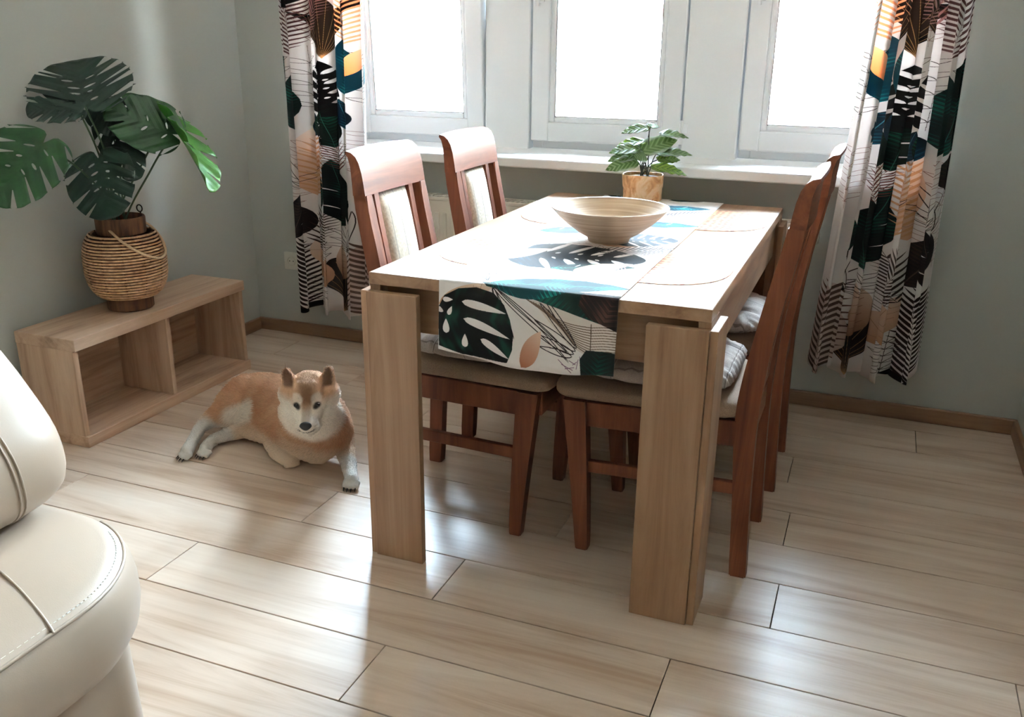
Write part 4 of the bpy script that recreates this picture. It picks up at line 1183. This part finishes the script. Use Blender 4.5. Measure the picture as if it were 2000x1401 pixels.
bm = bmesh.new(); loft(bm, [rrect(sx0 + .02, 1.494, sy0 + .04, -2.318, .09, i, z) for i, z in [(.006, 0.0), (0, .006), (0, .10), (.004, .24), (.01, .27)]])
build('base', bm, LEATHER, so, smooth=False, angle=.6)
pipe = [p for p in rrect(sx0, sx1, sy0, sy1, .26, .016, .4205, 14)]
pp = [p for p in pipe if p.x > 1.30]; pp = [pipe[-1]] + pp[:15]
pp = [Vector((1.532, -3.2, .4205)), Vector((1.532, -2.9, .4205)), Vector((1.532, -2.6, .4205))] + [p for p in pipe[:13]]
bm = bmesh.new(); tube(bm, [p - SO for p in pp], .0035, 6); build('piping', bm, LEATHER, so, smooth=True)
# stitches just inside the piping
stp = catmull([Vector((1.521, -3.2, .4275)), Vector((1.521, -2.8, .4275)), Vector((1.521, -2.56, .4275))] + [p for p in rrect(sx0, sx1, sy0, sy1, .26, .027, .4285, 14)[0:12:2]], 30)
bm = bmesh.new(); acc = 0; last = stp[0]
for p in stp[1:]:
    d = p - last
    if d.length >= .0085:
        q = last + d * .62; tube(bm, [last - SO, q - SO], .0014, 5); last = p
tag(build('stitching', bm, THREAD, so), kind='stuff')
seam = catmull([Vector((1.15, -2.435, .4535)), Vector((1.30, -2.468, .4515)), Vector((1.40, -2.497, .4462)), Vector((1.48, -2.526, .4375)), Vector((1.524, -2.543, .4275)), Vector((1.534, -2.547, .4215))], 8)
bm = bmesh.new(); tube(bm, [p - SO + Vector((0, 0, .0002)) for p in seam], .0026, 6); build('seat_seam', bm, LEATHER, so, smooth=True)
# backrest cushion: a leaning profile carried along y with a rounded end
BP = catmull([(1.10, 0, .452), (1.20, 0, .448), (1.258, 0, .462), (1.286, 0, .505), (1.272, 0, .585), (1.212, 0, .670), (1.145, 0, .745), (1.05, 0, .83), (.96, 0, .89), (.86, 0, .91), (.77, 0, .86), (.74, 0, .70), (.76, 0, .50), (.90, 0, .452)], 4)
cen = Vector((1.0, 0, .64)); bm = bmesh.new(); rings = []
st = [(-3.29, .9), (-3.25, 1), (-2.9, 1), (-2.6, 1), (-2.40, 1), (-2.36, 1.0), (-2.33, .995), (-2.30, .985), (-2.275, .965), (-2.255, .935), (-2.24, .89), (-2.23, .82), (-2.224, .70), (-2.222, .4)]
for y, k in st:
    rings.append([Vector((cen.x + (p.x - cen.x) * k, y, max(.4525, cen.z + (p.z - cen.z) * k) if p.z < .5 and False else cen.z + (p.z - cen.z) * k)) for p in BP])
loft(bm, rings); build('backrest', bm, LEATHER, so, smooth=True)
for dy in (0.0, .011):
    bm = bmesh.new(); tube(bm, [Vector((p.x + .0004, -2.372 + dy, p.z + .0004)) - SO for p in BP[5:34]], .0024, 6); build('back_seam', bm, LEATHER, so, smooth=True)

# ------------------------------------------------------------------ dog lying on the floor, head turned to the viewer
dog_root = empty('dog', (0.95, -1.10, 0))
tag(dog_root, 'red and cream shiba dog lying on the floor between bench and table, looking up', 'dog')
DP = Vector((0.95, -1.10, 0))
balls = []                                      # (centre, radius)
def ball(p, r): balls.append((Vector(p), r))
def chain(pts):
    for (pa, ra), (pb, rb) in zip(pts, pts[1:]):
        L_ = (pb - pa).length; n = max(2, int(L_ / (0.3 * min(ra, rb))))
        for i in range(n + 1): t = i / n; ball(pa.lerp(pb, t), ra + (rb - ra) * t)
def pz(u, v, z, r): return (at(u, v, 2, z), r)
# trunk: rump, loin, ribs, chest, neck
chain([pz(488, 778, .105, .082), pz(512, 783, .118, .098), pz(545, 796, .125, .110), pz(585, 815, .135, .116), pz(612, 830, .140, .112)])
chain([pz(612, 836, .120, .108), pz(632, 838, .135, .092), pz(622, 815, .20, .088)])
chain([pz(590, 850, .085, .078), pz(620, 868, .070, .066)])
chain([pz(540, 835, .070, .066), pz(500, 828, .065, .060), pz(470, 820, .06, .055)])
chain([pz(600, 815, .19, .090), pz(606, 792, .255, .074)])
# upper hind leg: thigh, stifle, hock, foot
chain([pz(484, 776, .135, .080), pz(462, 788, .125, .066), pz(440, 806, .100, .047), pz(412, 820, .068, .029), pz(391, 836, .050, .0195), pz(380, 855, .040, .0175), pz(371, 871, .031, .0195), pz(366, 880, .024, .0215)])
# lower hind leg
chain([pz(500, 820, .060, .058), pz(468, 838, .042, .036), pz(442, 850, .030, .023), pz(420, 858, .025, .0185), pz(408, 867, .024, .0195), pz(402, 875, .022, .021)])
# folded fore leg
chain([pz(560, 822, .110, .060), pz(541, 846, .075, .044), pz(537, 864, .052, .037), pz(546, 882, .037, .034), pz(558, 893, .030, .029), pz(566, 897, .025, .023)])
# stretched fore leg
chain([pz(645, 832, .120, .062), pz(664, 856, .080, .045), pz(674, 880, .054, .032), pz(681, 904, .038, .0245), pz(684, 924, .028, .0215), pz(687, 937, .021, .023)])
paws = [(at(366, 881, 2, .026), Vector((-.35, -.9, 0))), (at(402, 877, 2, .026), Vector((-.2, -1, 0))), (at(567, 899, 2, .022), Vector((.8, -.6, 0))), (at(687, 940, 2, .022), Vector((.25, -1, 0)))]
toes = []
for pc, d in paws:
    d = d.normalized(); sd = Vector((-d.y, d.x, 0))
    for k in (-1.5, -.5, .5, 1.5):
        q = pc + d * (.020 - .004 * abs(k)) + sd * .0118 * k; q.z = .0125; ball(q, .0098); ball(q - d * .012 + Vector((0, 0, .006)), .010)
        if pc is not paws[2][0]: toes.append((q, d))
# head frame
HC = at(605, 790, 2, .268)
fw = Vector((EYE.x - HC.x, EYE.y - HC.y, 0)).normalized(); rt = Vector((-fw.y, fw.x, 0)) 
ya_ = 7 * D2R; HF = (fw * math.cos(ya_) - rt * math.sin(ya_)); HR = (rt * math.cos(ya_) + fw * math.sin(ya_))
HF = (HF + Vector((0, 0, -.10))).normalized(); HU = HR.cross(HF) * 1.0
if HU.z < 0: HU = -HU
def hd(r, u, f): return HC + HR * r + HU * u + HF * f
def hl_(p): d = p - HC; return d.dot(HR), d.dot(HU), d.dot(HF)
ball(hd(0, .022, -.022), .074); ball(hd(0, .038, .012), .052); ball(hd(0, -.02, -.02), .074)
for s in (-1, 1):
    ball(hd(s * .046, -.022, .004), .047); ball(hd(s * .040, -.05, -.012), .048); ball(hd(s * .030, .026, .034), .026); ball(hd(s * .045, .03, -.01), .045)
    chain([(hd(s * .052, .062, -.012), .025), (hd(s * .057, .085, -.010), .0185), (hd(s * .060, .104, -.008), .0105), (hd(s * .061, .116, -.006), .0045)])
    ball(hd(s * .016, -.022, .092), .021)
chain([(hd(0, .006, .040), .046), (hd(0, -.008, .080), .031), (hd(0, -.010, .110), .0235)])
chain([(hd(0, -.038, .040), .038), (hd(0, -.038, .090), .019)])
bm = bmesh.new()
for c_, r in balls:
    t = bmesh.new(); bmesh.ops.create_icosphere(t, subdivisions=2, radius=r)
    bmesh.ops.translate(t, verts=t.verts, vec=c_ - DP); 
    me_t = bpy.data.meshes.new('t'); t.to_mesh(me_t); t.free(); bm.from_mesh(me_t); bpy.data.meshes.remove(me_t)
for v in bm.verts: v.co.z = max(v.co.z, 0.0015)
me = bpy.data.meshes.new('body'); bm.to_mesh(me); bm.free()
tmp = bpy.data.objects.new('tmp_body', me); COL.objects.link(tmp)
md = tmp.modifiers.new('r', 'REMESH'); md.mode = 'VOXEL'; md.voxel_size = 0.0036
md = tmp.modifiers.new('s', 'SMOOTH'); md.factor = .5; md.iterations = 4
dgx = bpy.context.evaluated_depsgraph_get()
bme = bpy.data.meshes.new_from_object(tmp.evaluated_get(dgx)); bpy.data.objects.remove(tmp)
nv = len(bme.vertices); co = np.empty(nv * 3, np.float32); bme.vertices.foreach_get('co', co); co = co.reshape(-1, 3)
co[:, 2] = np.maximum(co[:, 2], 0.0012); bme.vertices.foreach_set('co', co.ravel()); bme.update()
LIN = lambda *c: np.array(srgb(*c)[:3], np.float32)
F_RED, F_LT, F_CREAM, F_WHITE, F_DK, F_GREY, F_EAR, F_BLK = LIN(178, 130, 98), LIN(202, 164, 132), LIN(216, 196, 174), LIN(226, 218, 206), LIN(112, 82, 60), LIN(204, 200, 194), LIN(92, 68, 56), LIN(30, 26, 26)
def sstep(a, b, x): t = np.clip((x - a) / (b - a), 0, 1); return t * t * (3 - 2 * t)
def near(p, c, r0, r1): return 1 - sstep(r0, r1, np.linalg.norm(p - np.array(c, np.float32), axis=1))
def seg_near(p, a, b, r0, r1):
    a, b = np.array(a, np.float32), np.array(b, np.float32); ab = b - a
    t = np.clip(((p - a) @ ab) / (ab @ ab), 0, 1); return 1 - sstep(r0, r1, np.linalg.norm(p - (a + t[:, None] * ab), axis=1))
def coat(p, nr):
    """coat colours of the breed at world points p"""
    w_ = lambda c, m, k: c * (1 - k[:, None]) + m * k[:, None]
    nz = np.array([noise.noise(Vector(q) * 16) for q in p], np.float32)
    nz2 = np.array([noise.noise(Vector(q) * 60) for q in p], np.float32)
    c = np.tile(F_RED, (len(p), 1)); c = w_(c, F_LT, np.clip(.45 + .5 * nz + .3 * nz2, 0, .8))
    c = w_(c, F_DK, sstep(.19, .26, p[:, 2]) * .25)
    c = w_(c, F_CREAM, (1 - sstep(.05, .12, p[:, 2] + .02 * nz)) * .85)
    c = w_(c, F_CREAM, near(p, at(605, 868, 2, .09), .05, .12) * .65)
    c = w_(c, F_WHITE, seg_near(p, at(492, 800, 2, .14), at(455, 815, 2, .10), .020, .048) * .9)
    c = w_(c, F_GREY, seg_near(p, at(398, 842, 2, .05), at(366, 882, 2, .026), .03, .06) * .95)
    c = w_(c, F_GREY, seg_near(p, at(430, 856, 2, .03), at(398, 876, 2, .026), .03, .06) * .95)
    c = w_(c, F_GREY, seg_near(p, at(682, 915, 2, .03), at(688, 944, 2, .02), .03, .055) * .95)
    c = w_(c, F_CREAM, seg_near(p, at(540, 850, 2, .07), at(566, 897, 2, .02), .03, .05) * .8)
    d = p - np.array(HC, np.float32); r, u, f = d @ np.array(HR, np.float32), d @ np.array(HU, np.float32), d @ np.array(HF, np.float32)
    hm = (1 - sstep(.10, .135, np.linalg.norm(d - np.outer(np.minimum(f, .1), np.array(HF, np.float32)) * .5, axis=1))) * sstep(-.05, -.01, f)
    ar = np.abs(r)
    u0 = u; u = u - .016
    c = w_(c, F_LT, hm * .7)
    c = w_(c, F_WHITE, hm * (1 - sstep(-.004, .026, u - .18 * ar + .006 * nz2)) * .95)
    c = w_(c, F_CREAM, hm * sstep(.06, .09, ar) * (1 - sstep(-.03, .02, u)) * .6)
    c = w_(c, F_DK, hm * (1 - sstep(.010, .034, ar - .10 * (u - .02))) * sstep(.004, .03, u) * (1 - sstep(.07, .095, u)) * .75)
    c = w_(c, F_DK, hm * (1 - sstep(.008, .018, ar)) * sstep(-.022, -.008, u) * sstep(.03, .06, f) * .55)
    c = w_(c, F_WHITE, hm * (1 - sstep(.010, .019, np.hypot(ar - .027, (u - .030)))) * .6)
    c = w_(c, F_BLK, hm * (1 - sstep(.006, .0115, np.hypot((ar - .0285) * .8, (u - .0135) * 1.1))) * sstep(.02, .04, f) * .95)
    c = w_(c, F_BLK, (1 - sstep(.002, .004, np.abs(u + .043 - .12 * ar))) * (1 - sstep(.018, .03, ar)) * sstep(.095, .105, f) * .8)
    u = u0
    ear = sstep(.058, .07, u) * sstep(-.008, -.001, f) * (1 - sstep(.010, .017, np.abs(ar - .056 - .04 * (u - .085))))
    c = w_(c, F_EAR, ear * .9)
    return np.clip(c, 0, 1)
wc = co + np.array(DP, np.float32)
no = np.empty(nv * 3, np.float32); bme.vertices.foreach_get('normal', no); no = no.reshape(-1, 3)
cc = coat(wc, no)
at_ = bme.color_attributes.new('coat', 'FLOAT_COLOR', 'POINT')
at_.data.foreach_set('color', np.concatenate([cc, np.ones((nv, 1), np.float32)], 1).ravel())
def fur_mat(name, rough, sheen):
    m = mat(name, (1, 1, 1, 1), rough, .2); a = N(m, 'ShaderNodeAttribute'); a.attribute_name = 'coat'
    L(m, a.outputs['Color'], P(m).inputs['Base Color']); return m
body = link_mesh('body', bme, fur_mat('dog_coat', .9, 0), dog_root, smooth=True)
# fur: short strands rooted all over the body
from mathutils.bvhtree import BVHTree
bvh = BVHTree.FromPolygons([Vector(c_) for c_ in co], [tuple(p.vertices) for p in bme.polygons])
bme.calc_loop_triangles()
tri = np.empty(len(bme.loop_triangles) * 3, np.int32); bme.loop_triangles.foreach_get('vertices', tri); tri = tri.reshape(-1, 3)
A_, B_, C_ = co[tri[:, 0]], co[tri[:, 1]], co[tri[:, 2]]
nrmf = np.cross(B_ - A_, C_ - A_); ar_ = np.linalg.norm(nrmf, axis=1); nrmf /= np.maximum(ar_[:, None], 1e-12)
NF = 42000
pick = rng.choice(len(tri), NF, p=ar_ / ar_.sum()); u1, u2 = rng.random(NF), rng.random(NF); fl = u1 + u2 > 1; u1[fl], u2[fl] = 1 - u1[fl], 1 - u2[fl]
root = A_[pick] + (B_ - A_)[pick] * u1[:, None] + (C_ - A_)[pick] * u2[:, None]; rn_ = nrmf[pick]
wroot = root + np.array(DP, np.float32)
keep = (wroot[:, 2] > .006) & ~((rn_[:, 2] < -.5) & (wroot[:, 2] < .05)); root, rn_, wroot = root[keep], rn_[keep], wroot[keep]; NF = len(root)
d = wroot - np.array(HC, np.float32); hr, hu, hf = d @ np.array(HR, np.float32), d @ np.array(HU, np.float32), d @ np.array(HF, np.float32)
hdist = np.linalg.norm(d, axis=1); head = 1 - sstep(.10, .14, hdist - np.clip(hf, 0, .06))
flow = np.tile(np.array((-.75, .25, -.35), np.float32), (NF, 1))
nosep = np.array(hd(0, -.005, .12), np.float32); hfl = wroot - nosep; hfl /= np.linalg.norm(hfl, axis=1, keepdims=True)
flow = flow * (1 - head[:, None]) + hfl * head[:, None]
flow += rng.normal(0, .22, flow.shape)
tang = flow - rn_ * np.sum(flow * rn_, 1, keepdims=True); tang /= np.maximum(np.linalg.norm(tang, axis=1, keepdims=True), 1e-6)
leg = 1 - sstep(.05, .10, wroot[:, 2])
ln_ = (.019 * (1 - .5 * leg)) * (1 - head) + head * (.0055 + .010 * sstep(.05, .10, np.abs(hr) - .3 * np.clip(hf, 0, .1)))
pawd = np.min([np.linalg.norm(wroot - np.array(pc, np.float32), axis=1) for pc, _ in paws], 0); ln_ *= .30 + .70 * sstep(.03, .07, pawd)
ln_ *= rng.uniform(.7, 1.15, NF)
skip = (head > .5) & (np.hypot(np.abs(hr) - .0285, hu - .0295) < .012) & (hf > .02) | ((hf > .105) & (np.abs(hr) < .02) & (hu > -.020))
root, rn_, tang, ln_, wroot = root[~skip], rn_[~skip], tang[~skip], ln_[~skip], wroot[~skip]; NF = len(root)
K = 4; pos = np.empty((NF, K, 3), np.float32)
for k in range(K):
    t = k / (K - 1); pos[:, k] = root + rn_ * (ln_ * (.42 * t - .16 * t * t))[:, None] + tang * (ln_ * (.82 * t))[:, None]
pos[:, :, 2] = np.maximum(pos[:, :, 2], .0012)
hc = bpy.data.hair_curves.new('fur'); hc.add_curves([K] * NF)
hc.attributes['position'].data.foreach_set('vector', pos.ravel()) if 'position' in hc.attributes else hc.points.foreach_set('position', pos.ravel())
ra_ = hc.attributes.get('radius') or hc.attributes.new('radius', 'FLOAT', 'POINT')
ra_.data.foreach_set('value', np.tile(np.array([.00062, .00056, .00042, .00012], np.float32), NF))
fc = np.clip(coat(wroot, rn_) * rng.uniform(.82, 1.16, (NF, 1)), 0, 1).astype(np.float32)
ca = hc.attributes.new('coat', 'FLOAT_COLOR', 'CURVE'); ca.data.foreach_set('color', np.concatenate([fc, np.ones((NF, 1), np.float32)], 1).ravel())
hc.materials.append(fur_mat('dog_fur', .75, 0))
fo_ = bpy.data.objects.new('fur', hc); COL.objects.link(fo_); fo_.parent = dog_root; tag(fo_, kind='stuff')
EYE = mat('dog_eye', srgb(26, 18, 14), .08, .6); NOSE = mat('dog_nose', srgb(26, 24, 26), .35, .6)
M_H = Matrix((HR, HU, HF)).transposed()
def surf(r, u):
    o_ = hd(r, u, .3) - DP; hit = bvh.ray_cast(o_, -HF); return hit[0]
for s in (-1, 1):
    p = surf(s * .0285, .0295)
    bm = bmesh.new(); bmesh.ops.create_uvsphere(bm, u_segments=20, v_segments=12, radius=1.0)
    mm = Matrix.Translation(p - HF * .002) @ (M_H @ Matrix.Rotation(s * .28, 3, 'Z') @ Matrix.Diagonal((.0092, .0066, .006))).to_4x4()
    bmesh.ops.transform(bm, matrix=mm, verts=bm.verts); build('eye', bm, EYE, dog_root, smooth=True)
p = surf(0, -.003)
bm = bmesh.new(); bmesh.ops.create_uvsphere(bm, u_segments=24, v_segments=14, radius=1.0)
for v in bm.verts:
    if v.co.y < 0: v.co.x *= 1 + .35 * v.co.y
bmesh.ops.transform(bm, matrix=Matrix.Translation(p - HF * .003) @ (M_H @ Matrix.Diagonal((.0175, .0135, .010))).to_4x4(), verts=bm.verts)
build('nose', bm, NOSE, dog_root, smooth=True)
for q, dd in toes:
    bm = bmesh.new(); e_ = q + dd * .0095 - DP; tube(bm, [e_ + Vector((0, 0, -.002)), e_ + dd * .006 + Vector((0, 0, -.006)), e_ + dd * .009 + Vector((0, 0, -.0105))], [.0019, .0015, .0006], 6)
    build('claw', bm, NOSE, dog_root, smooth=True)
